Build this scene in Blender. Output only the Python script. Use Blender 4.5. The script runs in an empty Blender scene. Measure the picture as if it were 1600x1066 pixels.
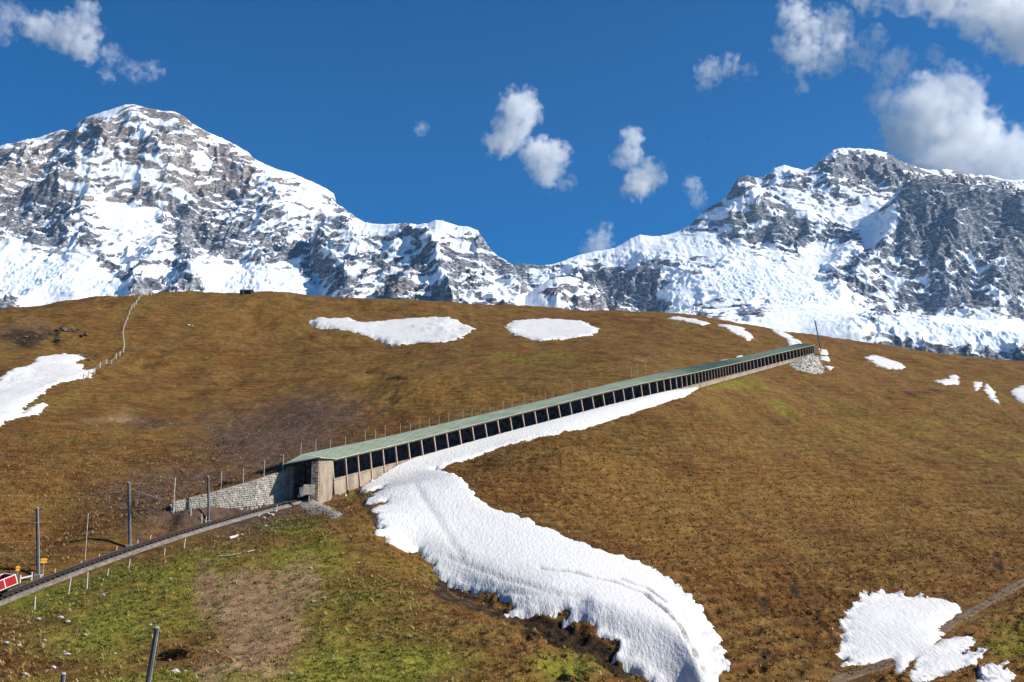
import bpy, bmesh, math, random
import numpy as np
from mathutils import Vector, Matrix
rng = np.random.default_rng(7); random.seed(7)
scene = bpy.context.scene
COL = scene.collection

# ------------------------------------------------------------------ camera
F = 1556.0                                   # focal length in photo pixels (1600 wide)
PITCH = math.atan(259.0 / F)
CP, SP = math.cos(PITCH), math.sin(PITCH)
cam_d = bpy.data.cameras.new('camera'); cam = bpy.data.objects.new('camera', cam_d); COL.objects.link(cam)
cam_d.sensor_width = 36.0; cam_d.lens = 36.0 * F / 1600.0
cam_d.clip_start = 0.5; cam_d.clip_end = 80000
cam.location = (0, 0, 0); cam.rotation_euler = (math.pi / 2 + PITCH, 0, 0)
scene.camera = cam

# ------------------------------------------------------------------ sky, sun, exposure
SUN = Vector((0.80, -0.10, 0.60)).normalized()
world = bpy.data.worlds.new('World'); scene.world = world; world.use_nodes = True
wn = world.node_tree.nodes; wl = world.node_tree.links
bg = wn['Background']; sky = wn.new('ShaderNodeTexSky'); sky.sky_type = 'NISHITA'; sky.sun_disc = False
sky.sun_elevation = math.asin(SUN.z); sky.sun_rotation = math.atan2(SUN.x, SUN.y)
sky.altitude = 2100; sky.air_density = 1.0; sky.dust_density = 0.0; sky.ozone_density = 6.0
hs = wn.new('ShaderNodeHueSaturation'); hs.inputs['Saturation'].default_value = 1.56; hs.inputs['Value'].default_value = 1.0
wl.new(sky.outputs[0], hs.inputs['Color']); wl.new(hs.outputs[0], bg.inputs[0]); bg.inputs[1].default_value = 0.078
sun_d = bpy.data.lights.new('sun', 'SUN'); sun = bpy.data.objects.new('sun', sun_d); COL.objects.link(sun)
sun_d.energy = 5.0; sun_d.angle = math.radians(0.5); sun_d.color = (1.0, 0.955, 0.88)
sun.rotation_euler = (-SUN).to_track_quat('-Z', 'Y').to_euler()
scene.view_settings.view_transform = 'Standard'; scene.view_settings.look = 'None'
scene.view_settings.exposure = 0.52; scene.view_settings.gamma = 1.0
scene.cycles.volume_bounces = 36; scene.cycles.max_bounces = 36; scene.cycles.diffuse_bounces = 3
scene.cycles.use_denoising = True

# ------------------------------------------------------------------ helpers
def P(u, v, Y):
    """world point seen at photo pixel (u, v) at forward distance Y"""
    a = (np.asarray(u, float) - 800) / F; b = (533 - np.asarray(v, float)) / F; Y = np.asarray(Y, float)
    k = Y / (CP - b * SP)
    return np.stack(np.broadcast_arrays(a * k, Y, k * (SP + b * CP)), -1)
def proj(X, Y, Z):
    d = Y * CP + Z * SP; up = -Y * SP + Z * CP
    d = np.maximum(d, 1e-3)
    return 800 + F * X / d, 533 - F * up / d
def sstep(a, b, x):
    t = np.clip((x - a) / (b - a), 0, 1); return t * t * (3 - 2 * t)
def _h(ix, iy, seed):
    h = (ix.astype(np.int64) * 374761393 + iy.astype(np.int64) * 668265263 + seed * 1442695041) & 0xffffffff
    h = ((h ^ (h >> 13)) * 1274126177) & 0xffffffff
    h = ((h ^ (h >> 16)) * 2246822519) & 0xffffffff
    return (h ^ (h >> 15)) & 0xffff
_A = np.arange(256) * (2 * math.pi / 256); _GX, _GY = np.cos(_A), np.sin(_A)
def perlin(x, y, seed=0):
    x0 = np.floor(x); y0 = np.floor(y); fx = x - x0; fy = y - y0
    sx = fx * fx * fx * (fx * (fx * 6 - 15) + 10); sy = fy * fy * fy * (fy * (fy * 6 - 15) + 10)
    def g(i, j):
        k = _h(x0 + i, y0 + j, seed) & 255
        return _GX[k] * (fx - i) + _GY[k] * (fy - j)
    a = g(0, 0); b = g(1, 0); c = g(0, 1); d = g(1, 1)
    return ((a + (b - a) * sx) * (1 - sy) + (c + (d - c) * sx) * sy) * 1.5
def fbm(x, y, octv=4, seed=0, gain=0.5):
    s = 0; a = 1; t = 0
    for o in range(octv):
        s = s + a * perlin(x * 2 ** o + 17.3 * o, y * 2 ** o - 9.1 * o, seed + o); t += a; a *= gain
    return s / t
def ridged(x, y, octv=5, seed=0, gain=0.5):
    s = 0; a = 1; t = 0; w = 1
    for o in range(octv):
        n = 1 - np.abs(perlin(x * 2 ** o + 5.7 * o, y * 2 ** o + 3.3 * o, seed + o)) * 1.6
        n = np.clip(n, 0, 1) ** 2 * w; s = s + a * n; t += a; w = np.clip(n * 1.6, 0, 1); a *= gain
    return s / t
def mesh_np(name, V, Fq, smooth=True):
    """V (n,3), Fq (m,4) or (m,3) arrays"""
    me = bpy.data.meshes.new(name); V = np.ascontiguousarray(V, np.float32).reshape(-1, 3)
    Fq = np.ascontiguousarray(Fq, np.int32); k = Fq.shape[1]; m = len(Fq)
    me.vertices.add(len(V)); me.vertices.foreach_set('co', V.ravel())
    me.loops.add(m * k); me.loops.foreach_set('vertex_index', Fq.ravel())
    me.polygons.add(m); me.polygons.foreach_set('loop_start', np.arange(0, m * k, k, dtype=np.int32))
    me.update(calc_edges=True)
    me.polygons.foreach_set('use_smooth', np.full(m, smooth)); me.validate()
    return me
def grid_faces(nr, nc, keep=None):
    i = np.arange(nr * nc).reshape(nr, nc)
    f = np.stack([i[:-1, :-1], i[:-1, 1:], i[1:, 1:], i[1:, :-1]], -1)
    return f[keep] if keep is not None else f.reshape(-1, 4)
def link(name, me, mat=None, parent=None, label=None, cat=None, group=None, kind=None, loc=None):
    o = bpy.data.objects.new(name, me); COL.objects.link(o)
    if mat and me is not None and not me.materials: me.materials.append(mat)
    if parent is not None: o.parent = parent
    if label: o['label'] = label
    if cat: o['category'] = cat
    if group: o['group'] = group
    if kind: o['kind'] = kind
    if loc is not None: o.location = loc
    return o
def set_attr(me, name, typ, arr):
    a = me.attributes.new(name, typ, 'POINT')
    a.data.foreach_set('color' if typ == 'FLOAT_COLOR' else 'value', np.ascontiguousarray(arr, np.float32).ravel())
class MB:
    """collects shapes for ONE mesh"""
    def __init__(s): s.v = []; s.f = []
    def box(s, c, ax, ay, az):
        """centre c, half-axis vectors"""
        c, ax, ay, az = (Vector(q) for q in (c, ax, ay, az)); n = len(s.v)
        for k in (-1, 1):
            for j in (-1, 1):
                for i in (-1, 1): s.v.append(c + ax * i + ay * j + az * k)
        s.f += [tuple(n + q for q in t) for t in ((0, 2, 3, 1), (4, 5, 7, 6), (0, 1, 5, 4), (2, 6, 7, 3), (0, 4, 6, 2), (1, 3, 7, 5))]
        return s
    def hexa(s, p):
        """8 corners: bottom ring of 4, top ring of 4"""
        n = len(s.v); s.v += [Vector(q) for q in p]
        s.f += [tuple(n + q for q in t) for t in ((3, 2, 1, 0), (4, 5, 6, 7), (0, 1, 5, 4), (1, 2, 6, 5), (2, 3, 7, 6), (3, 0, 4, 7))]
        return s
    def bar(s, a, b, w, h=None, up=(0, 0, 1)):
        a, b = Vector(a), Vector(b); h = h or w; t = (b - a); L = t.length; t.normalize(); up = Vector(up)
        if abs(t.dot(up)) > .95: up = Vector((0, 1, 0))
        x = t.cross(up).normalized(); y = x.cross(t)
        return s.box((a + b) / 2, x * w / 2, t * L / 2, y * h / 2)
    def tube(s, pts, rad, seg=8):
        pts = [Vector(q) for q in pts]; n0 = len(s.v); m = len(pts)
        rad = rad if isinstance(rad, (list, tuple)) else [rad] * m
        for i, q in enumerate(pts):
            t = (pts[min(i + 1, m - 1)] - pts[max(i - 1, 0)]).normalized()
            a = Vector((1, 0, 0)) if abs(t.x) < .8 else Vector((0, 1, 0)); x = t.cross(a).normalized(); y = t.cross(x)
            for k in range(seg):
                w = 2 * math.pi * k / seg; s.v.append(q + (x * math.cos(w) + y * math.sin(w)) * rad[i])
        for i in range(m - 1):
            for k in range(seg):
                k2 = (k + 1) % seg; s.f.append((n0 + i * seg + k, n0 + i * seg + k2, n0 + (i + 1) * seg + k2, n0 + (i + 1) * seg + k))
        s.f.append(tuple(n0 + k for k in range(seg))[::-1]); s.f.append(tuple(n0 + (m - 1) * seg + k for k in range(seg)))
        return s
    def rock(s, c, r, seed=0, sq=(1, 1, .7)):
        rr = random.Random(seed); bm = bmesh.new(); bmesh.ops.create_icosphere(bm, subdivisions=1, radius=1)
        n = len(s.v); bm.verts.ensure_lookup_table()
        for w in bm.verts:
            k = r * rr.uniform(.68, 1.15); s.v.append(Vector(c) + Vector((w.co.x * sq[0], w.co.y * sq[1], w.co.z * sq[2])) * k)
        s.f += [tuple(n + w.index for w in f.verts) for f in bm.faces]; bm.free(); return s
    def mesh(s, name, bevel=0, origin=None):
        me = bpy.data.meshes.new(name); o = Vector(origin) if origin is not None else Vector()
        me.from_pydata([tuple(q - o) for q in s.v], [], s.f); me.update()
        if bevel:
            bm = bmesh.new(); bm.from_mesh(me); bmesh.ops.bevel(bm, geom=bm.edges[:], offset=bevel, segments=1, affect='EDGES'); bm.to_mesh(me); bm.free()
        return me
    def build(s, name, mat, parent=None, bevel=0, origin=None, **k):
        me = s.mesh(name, bevel, origin)
        o = link(name, me, mat, parent, **k)
        if origin is not None and parent is None: o.location = origin
        return o
def thing(name, label, cat, loc, group=None):
    return link(name, None, None, None, label, cat, group, None, tuple(float(q) for q in loc))
def adopt(parent):
    """parts were built in world coordinates: keep them there under the Empty"""
    for ch in parent.children:
        ch.matrix_parent_inverse = Matrix.Translation(-Vector(parent.location))

# ------------------------------------------------------------------ materials
class NT:
    def __init__(s, name):
        s.m = bpy.data.materials.new(name); s.m.use_nodes = True; s.n = s.m.node_tree.nodes; s.l = s.m.node_tree.links
        s.b = s.n.get('Principled BSDF'); s.out = s.n.get('Material Output')
    def new(s, t, **k):
        q = s.n.new(t)
        for a, b in k.items(): setattr(q, a, b)
        return q
    def lk(s, a, b): s.l.new(a, b)
    def coord(s, kind='Object'):
        if not hasattr(s, 'tc'): s.tc = s.new('ShaderNodeTexCoord')
        return s.tc.outputs[kind]
    def noise(s, scale, detail=4, rough=.55, vec=None, stretch=None):
        q = s.new('ShaderNodeTexNoise'); q.inputs['Scale'].default_value = scale; q.inputs['Detail'].default_value = detail
        q.inputs['Roughness'].default_value = rough; v = vec or s.coord()
        if stretch:
            mp = s.new('ShaderNodeMapping'); mp.inputs['Scale'].default_value = stretch; s.lk(v, mp.inputs[0]); v = mp.outputs[0]
        s.lk(v, q.inputs['Vector']); return q.outputs['Fac']
    def ramp(s, fac, stops):
        q = s.new('ShaderNodeValToRGB'); e = q.color_ramp.elements
        while len(e) < len(stops): e.new(.5)
        for i, (p, c) in enumerate(stops):
            e[i].position = p; e[i].color = (c[0], c[1], c[2], 1) if not isinstance(c, (int, float)) else (c, c, c, 1)
        s.lk(fac, q.inputs[0]); return q.outputs[0]
    def mix(s, fac, a, b, mode='MIX'):
        q = s.new('ShaderNodeMix', data_type='RGBA', blend_type=mode)
        for sock, val in ((q.inputs[0], fac), (q.inputs[6], a), (q.inputs[7], b)):
            if isinstance(val, (int, float)): sock.default_value = val
            elif isinstance(val, tuple): sock.default_value = (*val, 1)
            else: s.lk(val, sock)
        return q.outputs[2]
    def math(s, op, a, b=0.0, c=None, clamp=False):
        q = s.new('ShaderNodeMath', operation=op, use_clamp=clamp)
        for i, val in enumerate((a, b) if c is None else (a, b, c)):
            if isinstance(val, (int, float)): q.inputs[i].default_value = val
            else: s.lk(val, q.inputs[i])
        return q.outputs[0]
    def attr(s, name, typ='GEOMETRY'):
        q = s.new('ShaderNodeAttribute', attribute_name=name, attribute_type=typ); return q
    def bump(s, h, strength=.5, dist=.1):
        q = s.new('ShaderNodeBump'); q.inputs['Strength'].default_value = strength; q.inputs['Distance'].default_value = dist
        s.lk(h, q.inputs['Height']); s.lk(q.outputs[0], s.b.inputs['Normal'])
    def fin(s, col=None, rough=.9, spec=.2, metal=0):
        if col is not None:
            if isinstance(col, tuple): s.b.inputs['Base Color'].default_value = (*col, 1)
            else: s.lk(col, s.b.inputs['Base Color'])
        s.b.inputs['Roughness'].default_value = rough; s.b.inputs['Specular IOR Level'].default_value = spec
        s.b.inputs['Metallic'].default_value = metal
        return s.m
def simple(name, col, rough=.8, var=.25, scale=1.5, spec=.25, metal=0, bump=0):
    t = NT(name); n = t.noise(scale, 5, .6)
    a = tuple(c * (1 - var) for c in col); b = tuple(min(1, c * (1 + var)) for c in col)
    c = t.ramp(n, [(.3, a), (.7, b)])
    if bump: t.bump(t.noise(scale * 6, 4), bump, .05)
    return t.fin(c, rough, spec, metal)
# ------------------------------------------------------------------ railway line: gallery eave and track centre
_US = [519,535,555.5,575.5,595,615.5,635.5,655.5,676,696,716.5,736.5,757,776.5,796.5,815.6,834.4,853.6,872.4,890,907.8,925,941.8,958.5,974.8,989.2,1002.5,1015,1026.4,1037.8,1048.3,1057.3,1066,1073.5,1080,1085.5,1091.3,1096.8,1101.4,1106.3,1111.2,1115.7,1119.9,1124.2,1128.4,1132.6,1136.8,1141,1145.7,1150.4,1155.6,1160.3,1165.7,1171,1176.6,1182.2,1187.8,1193.5,1199.1,1205.1,1210.9,1216.5,1222.5,1228.1,1233.4,1239.1,1244.5,1249.8,1254.8,1259.3,1262.7,1265.5,1268.3,1271.2]
_EV = np.array([(519,719),(535,714),(575,705),(615,697.5),(655,686),(696,675.5),(736,665),(776,655),(815,645.6),(853,636),(890,627),(924,618),(958,609.6),(1000,600),(1026.4,593.9),(1048,590.5),(1058,588.3),(1073.5,585),(1091,581.3),(1111,576.8),(1132.6,572),(1155.6,567),(1182,561),(1205,555),(1228,549.5),(1250,544.3),(1271.2,539.5)])
def _sm(x, k):
    for _ in range(k):
        y = x.copy(); y[1:-1] = .25 * x[:-2] + .5 * x[1:-1] + .25 * x[2:]; x = y
    return x
BAY = 2.8
_u = _sm(np.array(_US), 3); _v = _sm(np.interp(_u, _EV[:, 0], _EV[:, 1]), 3)
_pts = [P(_u[0], _v[0], 121.0)]
for _k in range(1, len(_u)):
    lo = _pts[-1][1]; hi = lo + 3.4
    for _ in range(40):
        m_ = (lo + hi) / 2
        if np.linalg.norm(P(_u[_k], _v[_k], m_) - _pts[-1]) > BAY: hi = m_
        else: lo = m_
    _pts.append(P(_u[_k], _v[_k], m_))
EAVE = _sm(np.array(_pts), 6)                       # front eave points, one per post
NB = len(EAVE)
_t = np.gradient(EAVE, axis=0); TAN = _t / np.linalg.norm(_t, axis=1)[:, None]
_hd = TAN[:, :2] / np.linalg.norm(TAN[:, :2], axis=1)[:, None]
BACK = np.stack([-_hd[:, 1], _hd[:, 0], np.zeros(NB)], 1)   # horizontal, towards the hill
UPV = np.cross(TAN, -BACK); UPV = UPV / np.linalg.norm(UPV, axis=1)[:, None]
UPV *= np.sign(UPV[:, 2])[:, None]
WID = 4.0; RAILDROP = 4.0
trk_g = EAVE + BACK * 2.0 - np.array([0, 0, RAILDROP])
# open track, from the portal down to the left edge of the view and beyond
_tu = np.array([470, 400, 300, 200, 100, 0, -80, -160.]); _tv = np.array([775.5, 796.5, 825, 857, 893, 932, 966, 1003.])
_p0 = np.array([-25.2, 119.2]); _p1 = np.array([-46.8, 91.0]); _dir = (_p1 - _p0)
_tr = []
for uu, vv in zip(_tu, _tv):
    lo, hi = -.2, 2.0
    for _ in range(40):
        m_ = (lo + hi) / 2; q = _p0 + _dir * m_; up_ = P(uu, vv, q[1])
        if up_[0] < q[0]: lo = m_
        else: hi = m_
    _tr.append(P(uu, vv, (_p0 + _dir * m_)[1]))
_tr = np.array(_tr)[::-1]
# extend beyond the top end
_end = [trk_g[-1] + TAN[-1] * k for k in (4, 8)]
TRK = np.vstack([_tr[:-1], trk_g[0] - TAN[0] * 3.0, trk_g, _end])
_s = np.r_[0, np.cumsum(np.linalg.norm(np.diff(TRK, axis=0), axis=1))]
_ss = np.arange(0, _s[-1], 1.0)
TRK = _sm(np.stack([np.interp(_ss, _s, TRK[:, i]) for i in range(3)], 1), 8)   # 1 m steps
_s = _ss
S0 = _s[np.argmin(np.linalg.norm(TRK - trk_g[0], axis=1))]                       # station of the first gallery post
S_PORTAL = S0 - 3.4; S_END = _s[np.argmin(np.linalg.norm(TRK - trk_g[-1], axis=1))]
_seg = TRK[::4]; _segS = _s[::4]
def track_sd(X, Y):
    """signed lateral distance (+ = hill side), station and rail height for many points"""
    X = np.asarray(X, float).ravel(); Y = np.asarray(Y, float).ravel(); n = len(X)
    best = np.full(n, 1e18); sd = np.zeros(n); st = np.zeros(n); rz = np.zeros(n)
    for i in range(len(_seg) - 1):
        a, b = _seg[i], _seg[i + 1]; dx, dy = b[0] - a[0], b[1] - a[1]; L2 = dx * dx + dy * dy
        t = np.clip(((X - a[0]) * dx + (Y - a[1]) * dy) / L2, 0, 1)
        ex = X - a[0] - t * dx; ey = Y - a[1] - t * dy; d2 = ex * ex + ey * ey
        w = d2 < best; best = np.where(w, d2, best)
        cr = (dx * ey - dy * ex)
        sd = np.where(w, np.sqrt(d2) * np.sign(cr), sd); st = np.where(w, _segS[i] + t * 4, st); rz = np.where(w, a[2] + t * (b[2] - a[2]), rz)
    return sd, st, rz

# ------------------------------------------------------------------ terrain height function
CTRL = [  # (u, v, Y) photo pixel and distance of points of the hill
 (-260,500,250),(-100,487,262),(0,480,270),(100,467,282),(205,463,295),(300,460,305),(400,460,312),(550,467,322),(700,474,330),(800,480,336),(950,488,342),(1050,492,346),(1150,505,348),(1220,518,345),(1300,528,348),(1400,545,360),(1500,560,370),(1600,570,380),(1750,588,390),(1900,600,395),
 (-200,640,175),(0,640,172),(100,640,180),(0,560,215),(120,550,230),(200,600,203),(300,590,222),(300,680,172),(200,690,158),(80,730,137),(0,760,120),(150,770,124),(230,760,130),(330,735,140),(400,690,160),(400,620,205),(480,640,185),(560,610,197),(560,540,255),(700,590,195),(700,530,262),(850,570,212),(850,525,272),(1000,545,238),(1000,517,290),(1150,530,285),
 (268,799,111.2),(235,801,110.6),(340,791,113.4),(400,785,116.2),
 (0,860,104),(100,835,112),(60,800,118),
 (1320,560,300),(1400,590,285),(1500,610,280),(1600,635,285),(1750,660,270),
 (1600,720,205),(1600,820,150),(1600,920,115),(1600,1000,98),(1600,1066,84),(1750,820,150),(1750,1000,95),(1900,800,160),
 (1450,700,205),(1450,800,150),(1450,900,115),(1450,1000,93),(1450,1066,82),
 (1300,640,230),(1300,700,187),(1300,780,150),(1300,860,122),(1300,950,100),(1300,1040,84),
 (1150,650,195),(1150,720,157),(1150,800,131),(1150,880,111),(1150,980,92),
 (1000,680,157),(1000,750,133),(1000,830,113),(900,720,133),(900,790,116),(820,760,120),(760,760,117),
 (610,770,114),(640,800,107),(700,850,99.5),(780,890,93),(860,920,88),(950,960,83.5),(1040,1010,79),(1100,1066,74),(1160,1110,70),
 (960,1040,75.5),(1030,1085,71.5),
 (800,955,83),(710,920,89),(880,1000,79.5),
 (560,805,103),(600,845,95),(680,915,82.5),(760,958,76),(860,1010,69.5),(960,1056,64.5),(1060,1105,60),
 (480,810,107),(420,830,101),(300,870,93.5),(200,900,88),(100,935,81.5),(0,975,76),(-120,1010,72),
 (480,870,90),(560,910,81),(400,920,80),(250,960,73),(100,1000,67),(550,1000,66),(700,1030,62),(400,1010,64.5),(820,1066,58),
 (100,1066,57),(300,1066,56),(500,1066,55.5),(700,1090,53),(-150,1066,57),(960,1110,54),
]
_c = [P(u, v, Y) for u, v, Y in CTRL]
for s_ in range(2, len(TRK) - 1, 7):                    # hill follows the line: just below the outer edge
    q = TRK[s_]; t_ = TRK[s_ + 1] - TRK[s_]; nb = np.array([-t_[1], t_[0]]) / math.hypot(t_[0], t_[1])
    if _s[s_] > S_PORTAL: _c.append(np.array([*(q[:2] - nb * 4.2), q[2] - .8 + 1.15 * float(sstep(S0 + 2, S0 + 26, _s[s_]))]))
    else: _c.append(np.array([*(q[:2] - nb * 3.2), q[2] - .6])); _c.append(np.array([*(q[:2] + nb * 3.2), q[2] + .25]))
for X_, Y_, Z_ in ((-60,-30,-1.5),(0,-30,-1.2),(60,-30,-1.5),(-12,0,-1.7),(12,0,-1.7),(-30,22,-6),(0,22,-5.6),(30,22,-6),(-25,38,-8.6),(0,38,-8.4),(30,38,-9.6),(55,45,-13),(-60,30,-9),(70,30,-12)):
    _c.append(np.array([X_, Y_, Z_]))
for u, v, Y in ((-260,500,250),(0,480,270),(205,463,295),(400,460,312),(700,474,330),(950,488,342),(1150,505,348),(1300,528,348),(1500,560,370),(1750,588,390),(1900,600,395)):
    q = P(u, v, Y); _c.append(q * np.array([1.12, 1.12, 1]) + np.array([0, 0, -3.0])); _c.append(q * np.array([1.35, 1.35, 1]) + np.array([0, 0, -26.]))
_c = np.array(_c); _n = len(_c)
def _phi(d2): return np.where(d2 > 1e-9, .5 * d2 * np.log(np.maximum(d2, 1e-9)), 0)
SC = 100.0
_cx = _c[:, :2] / SC
_K = _phi(((_cx[:, None] - _cx[None]) ** 2).sum(-1)) + np.eye(_n) * 2e-4
_Pm = np.c_[np.ones(_n), _cx]
_M = np.block([[_K, _Pm], [_Pm.T, np.zeros((3, 3))]])
_W = np.linalg.solve(_M, np.r_[_c[:, 2], 0, 0, 0])
def tps(X, Y):
    X = X / SC; Y = Y / SC; out = np.empty(len(X))
    for i in range(0, len(X), 20000):
        x = X[i:i + 20000]; y = Y[i:i + 20000]
        d2 = (x[:, None] - _cx[None, :, 0]) ** 2 + (y[:, None] - _cx[None, :, 1]) ** 2
        out[i:i + 20000] = _phi(d2) @ _W[:_n] + _W[_n] + _W[_n + 1] * x + _W[_n + 2] * y
    return out
def poly_sd(poly, X, Y):
    """signed distance, positive inside"""
    shp = X.shape; X = X.ravel(); Y = Y.ravel(); best = np.full(len(X), 1e18); ins = np.zeros(len(X), bool); n = len(poly)
    for i in range(n):
        a, b = poly[i], poly[(i + 1) % n]; dx, dy = b - a
        t = np.clip(((X - a[0]) * dx + (Y - a[1]) * dy) / (dx * dx + dy * dy + 1e-12), 0, 1)
        best = np.minimum(best, (X - a[0] - t * dx) ** 2 + (Y - a[1] - t * dy) ** 2)
        c = ((a[1] > Y) != (b[1] > Y)) & (X < (b[0] - a[0]) * (Y - a[1]) / (b[1] - a[1] + 1e-12) + a[0]); ins ^= c
    return (np.sqrt(best) * np.where(ins, 1, -1)).reshape(shp)
MAIN = [(1100,597),(1060,600),(1000,610),(950,622),(900,636),(850,648),(800,660),(760,672),(720,682),(680,694),(640,712),(600,738),(563,764),(570,771),(602,761.5),(590,772),(569,791),(605,785.5),(592,797),(579.5,803.5),(591,806.5),(591,820),(600,823),(591,836),(606,838),(608,850),(626,857.5),(653,861),(662,876),(681,885),(682,902),(700,914),(716,924),(740,926),(764,929),(782,938),(792,948),(806,954),(792,966),(808,969),(832,965),(846,964),(870,967),(872,962),(886,956),(888,968),(877,973),(890,974),(912,972),(914,980),(933,980),(933,998),(946,1002),(966,1010),(968,1022),(966,1036),(958,1040),(976,1043),(1000,1057),(1020,1070),(1060,1105),(1130,1110),(1128,1066),(1138,1045),(1130,1025),(1122,1005),(1112,985),(1100,965),(1085,945),(1062,925),(1040,905),(1010,886),(980,876),(940,864),(900,850),(860,832),(830,822),(800,806),(770,797),(752,783),(740,775),(728,760),(715,747),(700,740),(676,735),(692,731),(703,722),(715,712),(735,702),(760,692),(800,680),(850,668),(900,655),(950,642),(1000,628),(1060,613),(1095,605)]
JAG = [(1305,985),(1315,975),(1325,955),(1340,945),(1345,932),(1355,930),(1358,940),(1370,928),(1380,926),(1392,933),(1410,926),(1413,938),(1430,938),(1442,932),(1440,938),(1475,940),(1500,950),(1502,954),(1480,972),(1465,988),(1475,990),(1458,1010),(1470,1002),(1500,996),(1524,1003),(1515,1015),(1500,1025),(1535,1020),(1542,1026),(1525,1040),(1500,1055),(1470,1064),(1440,1068),(1424,1068),(1428,1040),(1432,1028),(1405,1061),(1400,1050),(1395,1030),(1370,1035),(1340,1040),(1320,1043),(1312,1042),(1325,1030),(1310,1028),(1315,1010),(1315,1000),(1318,985)]
_MP = []; _PP = []; _JP = []
def jag_plan():
    if not _JP: _JP.append(ground(JAG, False)[:, :2])
    return _JP[0]
PATH = [(1640,886),(1600,908),(1560,932),(1520,955),(1490,972),(1440,1005),(1380,1040),(1320,1058),(1270,1085)]
def path_plan():
    if not _PP: _PP.append(ground(PATH, False)[:, :2])
    return _PP[0]
def main_plan():
    if not _MP: _MP.append(ground(MAIN, False)[:, :2])
    return _MP[0]
# retaining wall beside the portal: plan line, base and top heights
RW = np.array([P(448, 779, 119.9), P(400, 784, 116.4), P(340, 790, 113.6), P(268, 798, 111.0)])      # base
RWT = np.array([P(448, 735, 119.9), P(400, 751, 116.4), P(340, 768, 113.6), P(268, 786, 111.0)])     # top
def wall_sd(X, Y):
    best = np.full(len(X), 1e18); sd = np.zeros(len(X)); zt = np.zeros(len(X)); tt = np.zeros(len(X)); zb = np.zeros(len(X))
    for i in range(3):
        a, b = RW[i], RW[i + 1]; dx, dy = b[0] - a[0], b[1] - a[1]; t = ((X - a[0]) * dx + (Y - a[1]) * dy) / (dx * dx + dy * dy)
        tc = np.clip(t, 0, 1); ex = X - a[0] - tc * dx; ey = Y - a[1] - tc * dy; d2 = ex * ex + ey * ey; w = d2 < best
        best = np.where(w, d2, best); sd = np.where(w, np.sqrt(d2) * np.sign(ex * dy - ey * dx), sd)
        zt = np.where(w, RWT[i][2] + tc * (RWT[i + 1][2] - RWT[i][2]), zt); zb = np.where(w, RW[i][2] + tc * (RW[i + 1][2] - RW[i][2]), zb)
        tt = np.where(w, i + t, tt)
    return sd, zb, zt, tt
GUL = np.array([P(640, 850, 98), P(720, 905, 90), P(800, 950, 84), P(880, 985, 80.3), P(950, 1020, 77), P(1010, 1060, 73.5), P(1080, 1110, 69.5)])[:, :2]
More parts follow.
